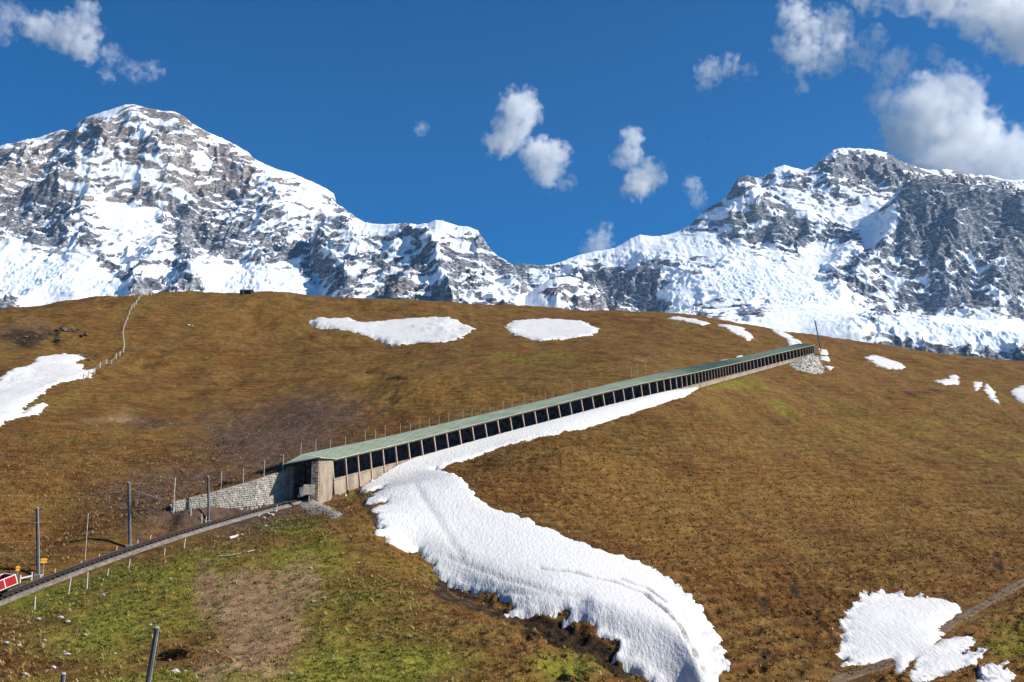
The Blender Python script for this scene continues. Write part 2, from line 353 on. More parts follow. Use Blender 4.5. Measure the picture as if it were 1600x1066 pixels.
def H(X, Y, detail=True):
    shp = np.shape(X); X = np.asarray(X, float).ravel(); Y = np.asarray(Y, float).ravel()
    Z = tps(X, Y); sd, st, rz = track_sd(X, Y); ad = np.abs(sd)
    if detail:
        near = sstep(2.5, 9, ad); u, v = proj(X, Y, Z)
        b2 = (X > 18) & (X < 110) & (Y > 60) & (Y < 135)
        if b2.any():
            pl = path_plan(); dm = np.full(b2.sum(), 1e9)
            for a, b in zip(pl[:-1], pl[1:]):
                t = np.clip(((X[b2] - a[0]) * (b[0] - a[0]) + (Y[b2] - a[1]) * (b[1] - a[1])) / ((b - a) ** 2).sum(), 0, 1); dm = np.minimum(dm, np.hypot(X[b2] - a[0] - t * (b[0] - a[0]), Y[b2] - a[1] - t * (b[1] - a[1])))
            near[b2] *= 1 - .95 * sstep(1.9, 1.0, dm)
        b3 = (X > 22) & (X < 60) & (Y > 66) & (Y < 120)
        if b3.any():
            fl = np.zeros(len(X)); fl[b3] = sstep(-.5, .9, poly_sd(jag_plan(), X[b3], Y[b3])); near = near * (1 - .85 * fl)
        bx = (X > -24) & (X < 40) & (Y > 62) & (Y < 140)
        if bx.any():
            fl = np.zeros(len(X)); fl[bx] = sstep(-.6, 1.6, poly_sd(main_plan(), X[bx], Y[bx])); near = near * (1 - .9 * fl)
        hum = fbm(X / 14, Y / 14, 3, 11) * .9 + fbm(X / 4.2, Y / 4.2, 3, 21) * .42
        rgt = sstep(650, 900, u) * sstep(560, 700, v)                           # cattle terraces of the right slope
        zc = Z / .62 + 1.3 * fbm(X / 22, Y / 22, 2, 31)
        terr = (np.abs((zc % 1) - .5) * 2 - .5) * .5 * (0.4 + .8 * np.clip(fbm(X / 30, Y / 30, 2, 37) + .6, 0, 1))
        bk = sstep(900, 600, u) * sstep(150, 190, Y) + .45 * sstep(900, 1200, u) * sstep(150, 190, Y)
        hum = hum + bk * (fbm(X / 38, Y / 60, 3, 15) * 2.6 - 1.1 * np.clip(ridged(X / 34 + .5 * fbm(X / 20, Y / 20, 2, 18), Y / 75, 3, 17) - .5, 0, 1) * 2.2) * sstep(345, 300, Y)
        fine = ridged(X / 1.6, Y / 1.6, 2, 41) * .16 * (1 + rgt * (1 + 1.4 * sstep(800, 960, v)))
        Z = Z + near * (hum * (.5 + .5 * sstep(60, 140, Y)) + terr * (.25 + .75 * rgt) + fine)
        # turf edge of the stream bank
    gd = np.full(len(X), 1e9)
    for a, b in zip(GUL[:-1], GUL[1:]):
        t = np.clip(((X - a[0]) * (b[0] - a[0]) + (Y - a[1]) * (b[1] - a[1])) / ((b[0] - a[0]) ** 2 + (b[1] - a[1]) ** 2), 0, 1)
        gd = np.minimum(gd, np.hypot(X - a[0] - t * (b[0] - a[0]), Y - a[1] - t * (b[1] - a[1])) / (2.4 + 0 * t))
    Z = Z - 1.15 * np.exp(-gd ** 2)
    op = st < S_PORTAL + .2
    # open track bed
    w = sstep(5.0, 2.2, ad); Z = np.where(op, Z * (1 - w) + (rz - .40) * w, Z)
    # retaining wall: ground in front of it and behind its top
    wd, zb, zt, tt = wall_sd(X, Y)
    inw = (tt > 0) & (tt < 3.2) & (np.abs(wd) < 9) & (sd > 1.5)
    fr = sstep(-6, -.5, wd) * sstep(1.6, 3.0, ad) * sstep(3.2, 2.7, tt)
    Z = np.where(inw & (wd <= 0.15), Z * (1 - fr) + (zb - .1) * fr, Z)
    Z = np.where(inw & (wd > .15), np.maximum(Z, zt - .15 - .02 * wd - 2.0 * sstep(2.95, 3.2, tt)), Z)
    # gallery: floor inside, hillside carried up to the roof behind
    g = (st >= S_PORTAL + .2) & (st <= S_END + 3.0)
    Z = np.where(g & (sd > -2.15) & (sd < 2.25), rz - .30, Z)
    Z = np.where(g & (sd <= -2.15) & (sd > -3.6), np.minimum(Z, rz - .55 + 1.3 * sstep(S0 + 2, S0 + 26, st)), Z)
    Z = np.where(g & (sd >= 2.25), np.where(sd < 3.2, rz + 4.25, np.maximum(Z, rz + 4.25 - .25 * (sd - 3.2))), Z)
    return Z.reshape(shp)
def ground(uv, detail=False):
    """terrain points seen at photo pixels"""
    uv = np.asarray(uv, float).reshape(-1, 2); Ys = np.geomspace(34, 430, 420); out = []
    pts = P(uv[:, :1], uv[:, 1:], Ys[None, :])
    hz = H(pts[..., 0], pts[..., 1], detail); d = pts[..., 2] - hz
    for i in range(len(uv)):
        k = np.argmax(d[i] < 0)
        if k == 0: k = int(np.argmin(np.abs(d[i][40:]))) + 40
        t = d[i, k - 1] / (d[i, k - 1] - d[i, k]) if d[i, k] != d[i, k - 1] else 0
        t = min(max(t, 0), 1); Y = Ys[k - 1] + t * (Ys[k] - Ys[k - 1]); out.append(P(uv[i, 0], uv[i, 1], Y))
    return np.array(out)

# ------------------------------------------------------------------ hill mesh
NR, NC = 760, 640
Yg = np.r_[np.linspace(3, 38, 30, endpoint=False), np.geomspace(38, 400, NR - 60), np.linspace(402, 520, 30)]
al = np.linspace(-.70, .70, NC)
Xg = al[None, :] * Yg[:, None]; Yg2 = np.repeat(Yg[:, None], NC, 1)
Zg = H(Xg, Yg2)
ZB = tps(Xg.ravel(), Yg2.ravel()).reshape(Xg.shape) / .62 + 1.3 * fbm(Xg / 22, Yg2 / 22, 2, 31); BAND = np.abs((ZB % 1) - .5) * 2
# masks of ground cover and painted terrace shading, anchored to the hill
ug, vg = proj(Xg, Yg2, Zg)
def blobs(lst, u, v):
    r = np.zeros_like(u)
    for cx, cy, rx, ry, w in lst: r = np.maximum(r, w * np.exp(-(((u - cx) / rx) ** 2 + ((v - cy) / ry) ** 2)))
    return r
def line_mask(pts, u, v, w):
    r = np.full(u.shape, 1e9)
    for (a, b), (c, d) in zip(pts[:-1], pts[1:]):
        t = np.clip(((u - a) * (c - a) + (v - b) * (d - b)) / ((c - a) ** 2 + (d - b) ** 2), 0, 1)
        r = np.minimum(r, np.hypot(u - a - t * (c - a), v - b - t * (d - b)))
    return np.exp(-(r / w) ** 2)
n1 = fbm(Xg / 6, Yg2 / 6, 4, 51); n2 = fbm(Xg / 20, Yg2 / 20, 3, 61)
GREEN = [(330,950,430,110,.78),(480,1075,520,60,.8),(1350,680,320,80,.36),(150,985,190,60,.85),(60,935,130,40,.9),(480,880,110,45,.8),(600,1040,210,55,1.0),(560,960,120,60,.6),(880,1040,90,40,.75),(450,825,80,28,.75),(300,870,90,25,.6),(1140,600,85,16,.72),(1250,640,170,35,.42),(1430,660,200,45,.34),(90,640,120,50,.35),(830,560,150,25,.4),(600,580,160,40,.3),(350,1040,120,50,.4),(1560,720,90,60,.4),(1580,1000,80,50,.6),(380,803,70,9,.9),(560,775,30,10,.6)]
DIRT = [(400,965,85,95,.95),(325,925,30,55,.8),(470,905,60,50,.6),(330,1040,40,40,.6),(300,860,60,16,.35),(180,655,60,12,.5),(1010,560,60,16,.35)]
DARK = [(330,780,190,60,1.2),(430,700,150,75,1.0),(500,650,100,50,.8),(230,660,90,18,.6),(230,830,100,30,.6),(560,700,160,25,.5),(40,520,70,30,.6)]
OCHRE = [(680,610,170,30,.8),(420,500,120,30,.5),(120,560,110,40,.4),(760,800,120,50,.3),(1150,780,250,60,.35),(330,805,80,10,.8)]
grn = np.clip(blobs(GREEN, ug, vg) + .35 * n1 + .25 * n2, 0, 1); dirt = np.clip(blobs(DIRT, ug, vg) * 1.15 + .5 * n1, 0, 1) * (blobs(DIRT, ug, vg) > .12)
drk = np.clip(blobs(DARK, ug, vg) + .35 * n1, 0, 1) * (blobs(DARK, ug, vg) > .1)
och = np.clip(blobs(OCHRE, ug, vg) + .5 * n2 + .25 * n1, 0, 1)
earth = np.clip(line_mask([(690,925),(740,945),(800,966),(860,988),(930,1018),(975,1048)], ug, vg, 16) * 1.4 * (.75 + 1.2 * n1) + line_mask([(560,770),(600,830)], ug, vg, 14) * .7 + .4 * n1 - .12, 0, 1)
HEATH = [(1260,940,330,80,.75),(1150,870,120,70,.4),(800,770,110,45,.75),(1350,735,170,40,.7),(1500,860,160,50,.5),(300,600,120,40,.5),(90,690,150,35,.5),(240,560,70,40,.45),(1050,540,150,22,.5),(640,660,140,22,.6),(520,620,50,60,.35),(960,500,120,14,.7),(60,750,120,40,.5)]
heath_and_shade = np.clip(blobs(HEATH, ug, vg) * 1.1 + .9 * n1 + .45 * n2 + 1.0 * (.45 - BAND) * sstep(680, 850, ug) * sstep(590, 660, vg) * np.clip(.75 + 1.2 * fbm(Xg / 26, Yg2 / 26, 2, 64), .1, 1.4) - .14, 0, 1)  # heath patches, with painted shading of the terraces mixed in
terrace_shade = sstep(.45, .08, BAND) * sstep(660, 800, ug) * sstep(600, 680, vg) * np.clip(.35 + 2.2 * fbm(Xg / 30, Yg2 / 30, 2, 65) + .5 * n1, 0, 1)  # dark terrace lines: shading the side sun does not give, painted as colour
furrow = np.clip(ridged(Xg / 26 + .8 * fbm(Xg / 14, Yg2 / 14, 3, 67), Yg2 / 48, 4, 66) - .58, 0, 1) * 2.6 * sstep(150, 190, Yg2) * sstep(950, 700, ug)
heath_and_shade = np.clip(heath_and_shade + furrow, 0, 1)
for pl in ([(1195,925),(1199,955),(1190,990)], [(1245,912),(1249,942)], [(1268,928),(1282,965)], [(1560,862),(1580,935)], [(1205,1020),(1170,1045)]): earth = np.maximum(earth, (.45 + 1.1 * n1) * line_mask(pl, ug + 14 * n1, vg, 8))
och = np.clip(och + .75 * sstep(.72, .95, BAND) * sstep(680, 820, ug) * sstep(600, 680, vg) * np.clip(.5 + 2 * fbm(Xg / 24, Yg2 / 24, 2, 63), 0, 1), 0, 1)
earth = np.maximum(earth, np.clip(blobs([(50,530,90,26,.95),(1430,615,70,14,.7),(110,560,50,10,.6)], ug, vg) + .5 * n1 - .25, 0, 1))
T = NT('alpine_turf')
mk = T.attr('mask'); sep = T.new('ShaderNodeSeparateColor'); T.lk(mk.outputs['Color'], sep.inputs[0])
na = T.noise(.9, 6, .65); nb_ = T.noise(.12, 4, .5); nc_ = T.noise(5.5, 3, .6); nd = T.noise(.35, 5, .6, stretch=(1, 1, 3))
br = T.ramp(na, [(.28, (0.047, 0.018, 0.005)), (.45, (0.140, 0.053, 0.012)), (.6, (0.218, 0.088, 0.020)), (.78, (0.330, 0.155, 0.042))])
br2 = T.ramp(nd, [(.3, (0.076, 0.037, 0.011)), (.7, (0.246, 0.145, 0.043))]); br = T.mix(.45, br, br2)
oc = T.ramp(na, [(.28, (0.085, 0.044, 0.009)), (.55, (0.252, 0.141, 0.031)), (.8, (0.383, 0.246, 0.065))])
gr = T.ramp(na, [(.25, (0.055, 0.054, 0.008)), (.48, (0.170, 0.159, 0.021)), (.66, (0.259, 0.244, 0.031)), (.85, (0.439, 0.325, 0.071))])
di = T.ramp(na, [(.25, (0.117, 0.065, 0.032)), (.5, (0.259, 0.153, 0.082)), (.8, (0.428, 0.282, 0.163))])
dk = T.ramp(na, [(.25, (.04, .024, .017)), (.55, (.115, .072, .051)), (.85, (.2, .135, .1))])
ea = T.ramp(na, [(.3, (.012, .008, .005)), (.55, (.05, .03, .017)), (.8, (.12, .075, .042))])
def edged(f, lo=.35, hi=.65): return T.ramp(T.math('ADD', f, T.math('MULTIPLY', T.math('SUBTRACT', nc_, .5), .7)), [(lo, 0.0), (hi, 1.0)])
stk = T.noise(1.0, 5, .6, stretch=(.16, .16, 2.4)); stk2 = T.noise(1.0, 4, .6, stretch=(.5, .5, 6.0))
br = T.mix(T.ramp(stk, [(.40, .9), (.58, 0.0)]), br, (.075, .036, .012)); br = T.mix(T.ramp(stk2, [(.5, 0.0), (.72, .55)]), br, (.27, .165, .06))
br = T.mix(T.ramp(nb_, [(.42, 0.0), (.62, .55)]), br, T.ramp(na, [(.3, (.07, .044, .011)), (.7, (.27, .175, .048))]))
c = T.mix(T.math('MULTIPLY', mk.outputs['Alpha'], .75), br, oc)
hth = T.ramp(na, [(.25, (0.026, 0.012, 0.004)), (.5, (0.102, 0.039, 0.010)), (.75, (0.204, 0.088, 0.025))])
c = T.mix(T.math('MULTIPLY', edged(T.attr('heath_and_shade').outputs['Fac'], .3, .85), .85), c, hth)
c = T.mix(T.math('MULTIPLY', edged(sep.outputs[0], .35, .8), .85), c, gr)
c = T.mix(edged(sep.outputs[2], .3, .8), c, dk)
c = T.mix(T.math('MULTIPLY', edged(sep.outputs[1], .35, .7), .9), c, di)
c = T.mix(edged(T.attr('earth').outputs['Fac'], .35, .6), c, ea)
c = T.mix(T.math('MULTIPLY', T.attr('terrace_shade').outputs['Fac'], .7), c, T.ramp(na, [(.3, (.03, .014, .005)), (.7, (.11, .055, .018))]))  # terrace shading darkens the turf colour
spk = T.ramp(T.noise(2.6, 3, .7), [(.63, 0.0), (.70, 1.0)]); c = T.mix(T.math('MULTIPLY', spk, .15), c, (.022, .014, .006))
T.bump(T.math('ADD', T.math('ADD', na, T.math('MULTIPLY', nc_, .5)), T.math('MULTIPLY', stk, .8)), .9, .4)
turf_mat = T.fin(c, .95, .1)
me = mesh_np('hill', np.stack([Xg, Yg2, Zg], -1), grid_faces(NR, NC))
set_attr(me, 'mask', 'FLOAT_COLOR', np.stack([grn, dirt, drk, och], -1)); set_attr(me, 'earth', 'FLOAT', earth); set_attr(me, 'heath_and_shade', 'FLOAT', heath_and_shade); set_attr(me, 'terrace_shade', 'FLOAT', terrace_shade)
sdg, stg, _ = track_sd(Xg, Yg2); sdg = sdg.reshape(Xg.shape); stg = stg.reshape(Xg.shape)
tuft = sstep(46, 55, Yg2) * sstep(190, 110, Yg2) * sstep(3.2, 4.5, np.abs(sdg)) * np.clip(1.1 - dirt * .9 - earth * 1.5, .0, 1) * np.clip(.75 + 1.0 * n1, .1, 1.3) * (np.abs(ug - 800) < 860) * (1 - sstep(650, 900, ug) * .8 * sstep(.55, .25, BAND))
hill = link('hill', me, turf_mat, kind='structure')
V = NT('valley_turf'); valley_mat = V.fin(V.ramp(V.noise(.002, 5), [(.35, (.05, .05, .02)), (.65, (.12, .09, .04))]), .95, .1)
mb = MB(); R_ = 6900; nseg = 64; mb.v = [Vector((0, 0, -140))] + [Vector((R_ * math.cos(2 * math.pi * k / nseg), R_ * math.sin(2 * math.pi * k / nseg), -140)) for k in range(nseg)]
mb.f = [(0, 1 + k, 1 + (k + 1) % nseg) for k in range(nseg)]
mb.build('valley_ground', valley_mat, kind='structure')
# ------------------------------------------------------------------ mountains
# share of bare rock (0 snow .. 9 rock), cells of 25 x 20 photo pixels from u = 0, v = 160
def _row(d):
    r = np.zeros(64)
    for k, s in d.items():
        for i, ch in enumerate(s[:64 - k // 25]): r[k // 25 + i] = int(ch)
    return r
ROCK = np.array([
 _row({175: '23432'}), _row({125: '555555631'}), _row({75: '566664456421', 1275: '2'}),
 _row({0: '676665564565555411', 1275: '3322'}), _row({0: '6656533463565665112', 1275: '58888765'}),
 _row({0: '65655322236666662121', 1150: '753435898876566654'}), _row({0: '777624555434677634312', 1125: '86234554556888776'+'64'}),
 _row({0: '5677532578636765442034', 1100: '6656313433337888888888'[:20]}), _row({0: '66666310113765445343145'+'4', 1075: '564476412212288888888'}),
 _row({0: '776553211267767534356431253125'+'7', 1050: '4444656664411388788888'}), _row({0: '5677553221388885465652225652368', 1000: '111126666777641288888888'}),
 _row({0: '1234233222385676667643334566334676', 975: '20000011345211235888767889'}),
 _row({0: '1111116643362247653764554474555576'+'1', 875: '22433' , 1000: '4443321023001475467665678'[:24]}),
 _row({0: '11111115654750111115866455546655721', 850: '456788'+'7', 1025: '4442000000465444566657'+'8'}),
 _row({0: '31111111676761111111575556465432336', 875: '66788'+'84', 1050: '0110000002365555677667'}),
 _row({0: '6111111168783000000024567666665411277', 900: '78878'+'6', 1075: '33343100014556788886'+'6'}),
 _row({0: '711111116878300000002456766677541127', 900: '77777'+'6', 1050: '3432530000015555344257'}),
 _row({0: '7', 600: '6666', 900: '77', 1325: '13210000000'}), _row({1325: '25543212333'}), _row({1325: '46778668776'}), _row({1325: '8888888888'+'8'}), _row({1325: '8888888888'+'8'})]) / 9.0
def rock_map(u, v):
    x = np.clip(u / 25 - .5, 0, 62.999); y = np.clip((v - 160) / 20 - .5, 0, len(ROCK) - 1.001)
    i = x.astype(int); j = y.astype(int); fx = x - i; fy = y - j
    fx = fx * fx * (3 - 2 * fx); fy = fy * fy * (3 - 2 * fy)
    return (ROCK[j, i] * (1 - fx) + ROCK[j, i + 1] * fx) * (1 - fy) + (ROCK[j + 1, i] * (1 - fx) + ROCK[j + 1, i + 1] * fx) * fy
ICE = [(60,430,110,40,1.),(150,450,80,30,.8),(395,440,80,28,1.),(470,450,60,20,.5),(1180,440,130,30,1.),(1260,470,90,25,.9),(1060,455,40,40,.7),(1450,510,160,16,1.),(1560,530,80,18,1.),(1010,400,60,12,.8),(1110,383,50,10,.8),(470,305,30,12,.7),(960,400,60,10,.7),(1350,500,60,12,.7)]
MT = NT('alpine_rock_and_snow')
p_ = MT.coord('Object')
at = MT.attr('rock').outputs['Fac']
f1 = MT.noise(.045, 6, .68, stretch=(1, .6, 1.6)); f2 = MT.noise(.18, 4, .6)
fac = MT.math('ADD', at, MT.math('MULTIPLY', MT.math('SUBTRACT', f1, .5), .55))
fac = MT.math('ADD', fac, MT.math('MULTIPLY', MT.math('SUBTRACT', f2, .5), .25))
fac = MT.ramp(fac, [(.44, 0.0), (.56, 1.0)])
dust = MT.ramp(MT.noise(.05, 6, .72, stretch=(1, 1, 2.0)), [(.48, 0.0), (.64, .55)]); fac = MT.math('SUBTRACT', fac, MT.math('MULTIPLY', fac, dust))
warm = MT.attr('warm').outputs['Fac']
st_ = MT.noise(.02, 5, .6, stretch=(.5, .5, 3.0))
cold = MT.ramp(st_, [(.3, (.045, .056, .076)), (.55, (.088, .103, .13)), (.75, (.15, .168, .2))])
wrm = MT.ramp(st_, [(.3, (.10, .080, .066)), (.55, (.195, .157, .13)), (.75, (.28, .24, .205))])
rockc = MT.mix(warm, cold, wrm)
ice = MT.attr('ice').outputs['Fac']
snowc = MT.mix(MT.math('MULTIPLY', ice, MT.ramp(MT.noise(.03, 5, .65), [(.4, 0.0), (.62, .8)])), (.86, .88, .91), (.55, .68, .77))
MT.bump(MT.math('MULTIPLY', MT.math('ADD', f2, f1), MT.math('ADD', .12, MT.math('MULTIPLY', fac, .9))), .5, 8.0)
mount_mat = MT.fin(MT.mix(fac, snowc, rockc), .85, .12)

def box(a, ry, rx):
    for ax, r in ((0, ry), (1, rx)):
        p = np.concatenate([np.repeat(np.take(a, [0], ax), r + 1, ax), a, np.repeat(np.take(a, [-1], ax), r, ax)], ax); c = np.cumsum(p, ax); n = a.shape[ax]
        a = (np.take(c, range(2 * r + 1, 2 * r + 1 + n), ax) - np.take(c, range(0, n), ax)) / (2 * r + 1)
    return a
def massif(name, rows, ncols, nrows, seed, spurs=(), amp=1.0, rough=1.0, u0=None, u1=None, back=(500, .9), warmfn=None, bias=0., skyamp=5.0, snowcap=0.0, lean=0.0):
    """rows: skyline first, then lines lower down and nearer, each a list of (u, v, Y)"""
    R = []
    for r in rows:
        q = np.array([P(*t) for t in r]); R.append((q[:, 0] / q[:, 1], q[:, 1], q[:, 2]))
    a0 = max(r[0][0] for r in R[:1]); a1 = R[0][0][-1]
    al = np.linspace(a0, a1, ncols)
    Yr = np.array([np.interp(al, r[0], r[1]) for r in R]); Zr = np.array([np.interp(al, r[0], r[2]) for r in R])
    # strips from the back slope, over the crest, down to the foot
    Zb = Zr[0] - back[0] * back[1]; Yb = Yr[0] + back[0]
    Yall = np.vstack([Yb, Yr]); Zall = np.vstack([Zb, Zr])
    # sample rows: parameter along the profile, dense on the visible face
    L = np.array([np.mean(np.hypot(np.diff(Yall, axis=0)[k], np.diff(Zall, axis=0)[k])) for k in range(len(Yall) - 1)])
    L[0] *= .12; n = np.maximum(2, np.round(L / L.sum() * nrows)).astype(int)
    tY = []; tZ = []
    for k in range(len(n)):
        t = np.linspace(0, 1, n[k], endpoint=(k == len(n) - 1))[:, None]
        tY.append(Yall[k] * (1 - t) + Yall[k + 1] * t); tZ.append(Zall[k] * (1 - t) + Zall[k + 1] * t)
    Y = np.vstack(tY); Z0 = np.vstack(tZ); X = al[None, :] * Y
    for _ in range(3):                                       # soften the breaks between strips, not the crest
        Zs = Z0.copy(); Zs[n[0] + 2:-1] = .25 * Z0[n[0] + 1:-2] + .5 * Z0[n[0] + 2:-1] + .25 * Z0[n[0] + 3:]; Z0 = Zs
    u, v = proj(X, Y, Z0); rm = np.clip(rock_map(u, v) + bias, 0, 1); ic = np.clip(blobs(ICE, u, v), 0, 1)
    dcr = np.clip((np.arange(len(Y)) - n[0])[:, None] * np.ones_like(Y), 0, None)   # rows below the crest
    fade = sstep(0, 22, dcr)
    rr = .05 + 1.05 * rm
    big = (ridged(X / 420, Y / 700, 4, seed) - .35) * 150 * amp * (.18 + .95 * rm)
    rib = (ridged(X / 105 + 1.3 * fbm(X / 260, Y / 130, 3, seed + 5), Y / 190 + .8 * fbm(X / 120, Y / 120, 2, seed + 6), 4, seed + 9) - .35) * 62 * rr
    Z = Z0 + fade * (big + rib)
    dip = .28 * X + 60 * fbm(X / 500, Y / 500, 2, seed + 3)
    zc = (Z + dip) / 46 + .9 * fbm(X / 120, Y / 120, 3, seed + 13); fr = zc - np.floor(zc)
    Z = Z + fade * (sstep(.45, .95, fr) - fr) * 20 * np.clip(rm * 1.5, .0, 1)
    Z = Z + fade * fbm(X / 38, Y / 38, 4, seed + 17, .6) * 15 * rr * rough
    Z = Z + fade * ic * (ridged(X / 24, Y / 30, 3, seed + 19) - .3) * 10
    Z = Z + skyamp * fbm(X / 30, Y / 400, 4, seed + 23, .6) * (.3 + rock_map(u, v + 12)) * 1.6
    for pts, A, w in spurs: Z = Z + fade * A * line_mask(pts, u, v, w)
    # rock shows where it is steep; its share follows the map
    gy = np.gradient(Z, axis=0) / np.minimum(np.gradient(Y, axis=0), -1e-3); gx = np.gradient(Z, axis=1) / np.gradient(X, axis=1)
    sl = np.hypot(np.clip(gy, -4, 4), np.clip(gx, -4, 4))
    rank = lambda a: np.argsort(np.argsort(a.ravel())).reshape(a.shape) / a.size
    slr = rank(sl); slr = rank(slr - box(slr, 14, 20))          # steeper than its surroundings
    w_ = sstep(-.12, .12, fbm(X / 260, Z / 200, 2, seed + 41) + lean * (u - 1350) / 400.)
    wx = 14 * fbm(X / 60, Z / 60, 2, seed + 29)
    sa = fbm((X + wx) / 130, (Z + .16 * X) / 52, 5, seed + 31, .52); sb_ = fbm((X + .6 * Z + wx) / 120, (Z - .62 * X) / 44, 5, seed + 47, .52)
    snr = rank(sa * (1 - w_) + sb_ * w_)
    q = rank(.4 * slr + .6 * snr)
    u, v = proj(X, Y, Z); rm = np.clip(rock_map(u, v), 0, 1) ** 1.35 * 1.08 - .03; rm = np.clip(rm + bias, 0, 1)
    rk = np.clip(.5 + (rm - (1 - q)) * 1.5, 0, 1); rk = np.where(rm < .06, 0, rk)
    rk = rk * (1 - ic * .7)
    if snowcap: rk = rk * sstep(0, snowcap, dcr)
    wm = np.clip(warmfn(u, v) + .3 * fbm(X / 150, Z / 150, 3, seed + 37), 0, 1) if warmfn else np.zeros_like(u)
    me = mesh_np(name, np.stack([X, Y, Z], -1), grid_faces(*X.shape)[:, ::-1])
    set_attr(me, 'rock', 'FLOAT', rk); set_attr(me, 'warm', 'FLOAT', wm); set_attr(me, 'ice', 'FLOAT', ic)
    return link(name, me, mount_mat, kind='structure')
# left massif: broad summit with brown upper walls
massif('mountain_left', [
 [(-90,250,5050),(-60,240,5050),(0,228,5050),(40,219,5050),(60,215,5050),(80,208,5050),(98,202,5040),(112,206,5030),(122,193,5020),(135,184,5010),(150,178,5000),(180,169,5000),(195,164,5000),(207,163,5000),(225,168,5000),(250,173,5000),(275,175,5000),(290,184,5000),(300,193,5000),(320,204,5000),(345,215,5000),(370,228,4990),(385,236,4990),(395,246,4990),(412,256,4980),(430,264,4970),(455,270,4960),(470,277,4950),(490,285,4940),(510,295,4930),(521,303,4920),(526,318,4900),(545,332,4850),(570,348,4800),(600,372,4750),(640,400,4700)],
 [(-90,300,4600),(0,296,4600),(80,288,4600),(150,280,4600),(220,285,4600),(262,300,4590),(300,335,4550),(360,340,4540),(420,318,4560),(500,330,4600),(560,362,4560),(640,420,4500)],
 [(-90,335,4550),(0,335,4550),(80,326,4540),(110,318,4530),(150,300,4545),(220,318,4540),(262,338,4530),(300,368,4490),(360,372,4490),(420,345,4500),(500,350,4560),(560,380,4480),(640,440,4400)],
 [(-90,380,4150),(0,382,4150),(100,384,4140),(200,395,4080),(280,400,4080),(330,410,4060),(420,412,4060),(500,420,4060),(640,470,4000)],
 [(-90,500,3560),(100,500,3550),(300,500,3550),(640,510,3550)],
 [(-90,640,3300),(100,640,3300),(640,640,3300)]],
 520, 330, 101, amp=.8, warmfn=lambda u, v: .95 * sstep(350, 270, v) * sstep(520, 420, u) + .25,
 spurs=[([(205,168),(240,230),(285,300),(300,330)], 45, 14), ([(125,195),(110,260),(60,300)], 40, 16), ([(140,300),(125,340),(100,365)], 40, 12), ([(300,345),(285,400),(300,440),(260,470)], 50, 16), ([(250,395),(220,430),(215,470)], 45, 22), ([(370,385),(400,400)], 30, 14)])
# lower ridge in front, running right to the pass
massif('mountain_ridge', [
 [(462,432,4300),(475,400,4280),(487,372,4260),(497,352,4240),(508,342,4230),(520,337,4220),(535,335,4210),(550,341,4200),(570,348,4200),(600,351,4150),(618,350,4120),(632,349,4100),(641,349,4100),(655,351,4080),(668,349,4060),(680,344,4050),(692,345,4040),(705,350,4030),(722,354,4020),(735,355,4010),(748,361,4000),(756,374,3990),(768,392,3980),(778,400,3975),(790,407,3960),(803,416,3950),(810,428,3940),(820,440,3930),(832,452,3920),(850,470,3900),(880,500,3880)],
 [(462,470,4000),(520,420,3960),(560,410,3900),(640,420,3800),(720,420,3760),(790,440,3780),(832,465,3760),(880,510,3760)],
 [(462,500,3650),(560,500,3500),(700,500,3400),(800,500,3450),(880,520,3600)],
 [(462,640,3300),(700,640,3200),(880,640,3400)]],
 330, 200, 211, amp=.55, warmfn=lambda u, v: .15 + .3 * blobs([(640,450,40,20,1),(850,460,60,20,1)], u, v),
 spurs=[([(641,350),(662,380),(684,410),(690,440),(700,480)], 70, 15), ([(752,365),(770,400),(800,430),(815,460)], 45, 12), ([(500,350),(500,400),(540,440)], 45, 14)])
# high summit behind on the right, bright snow basin below it
massif('mountain_right', [
 [(1100,345,6300),(1140,302,6300),(1152,287,6300),(1165,280,6300),(1185,277,6300),(1198,273,6300),(1210,263,6300),(1225,258,6300),(1240,262,6300),(1255,266,6300),(1270,260,6300),(1280,252,6300),(1292,243,6300),(1302,234,6300),(1312,231,6300),(1340,232,6300),(1365,234,6300),(1385,238,6300),(1393,242,6300),(1402,250,6300),(1430,260,6300),(1450,266,6300),(1480,264,6300),(1500,270,6300),(1520,272,6300),(1545,274,6300),(1570,281,6300),(1600,281,6300),(1700,292,6300)],
 [(1100,360,5900),(1200,300,5950),(1300,270,6000),(1400,285,6000),(1500,290,6000),(1700,305,6000)],
 [(1100,420,5400),(1200,350,5450),(1300,350,5450),(1400,350,5400),(1500,350,5400),(1700,360,5400)],
 [(1100,520,5300),(1300,450,5300),(1700,460,5300)]],
 400, 150, 307, amp=.6, back=(400, .9), warmfn=lambda u, v: .35 + .4 * sstep(1380, 1440, u), skyamp=7,
 spurs=[([(1300,265),(1340,300),(1380,330)], 30, 14)])
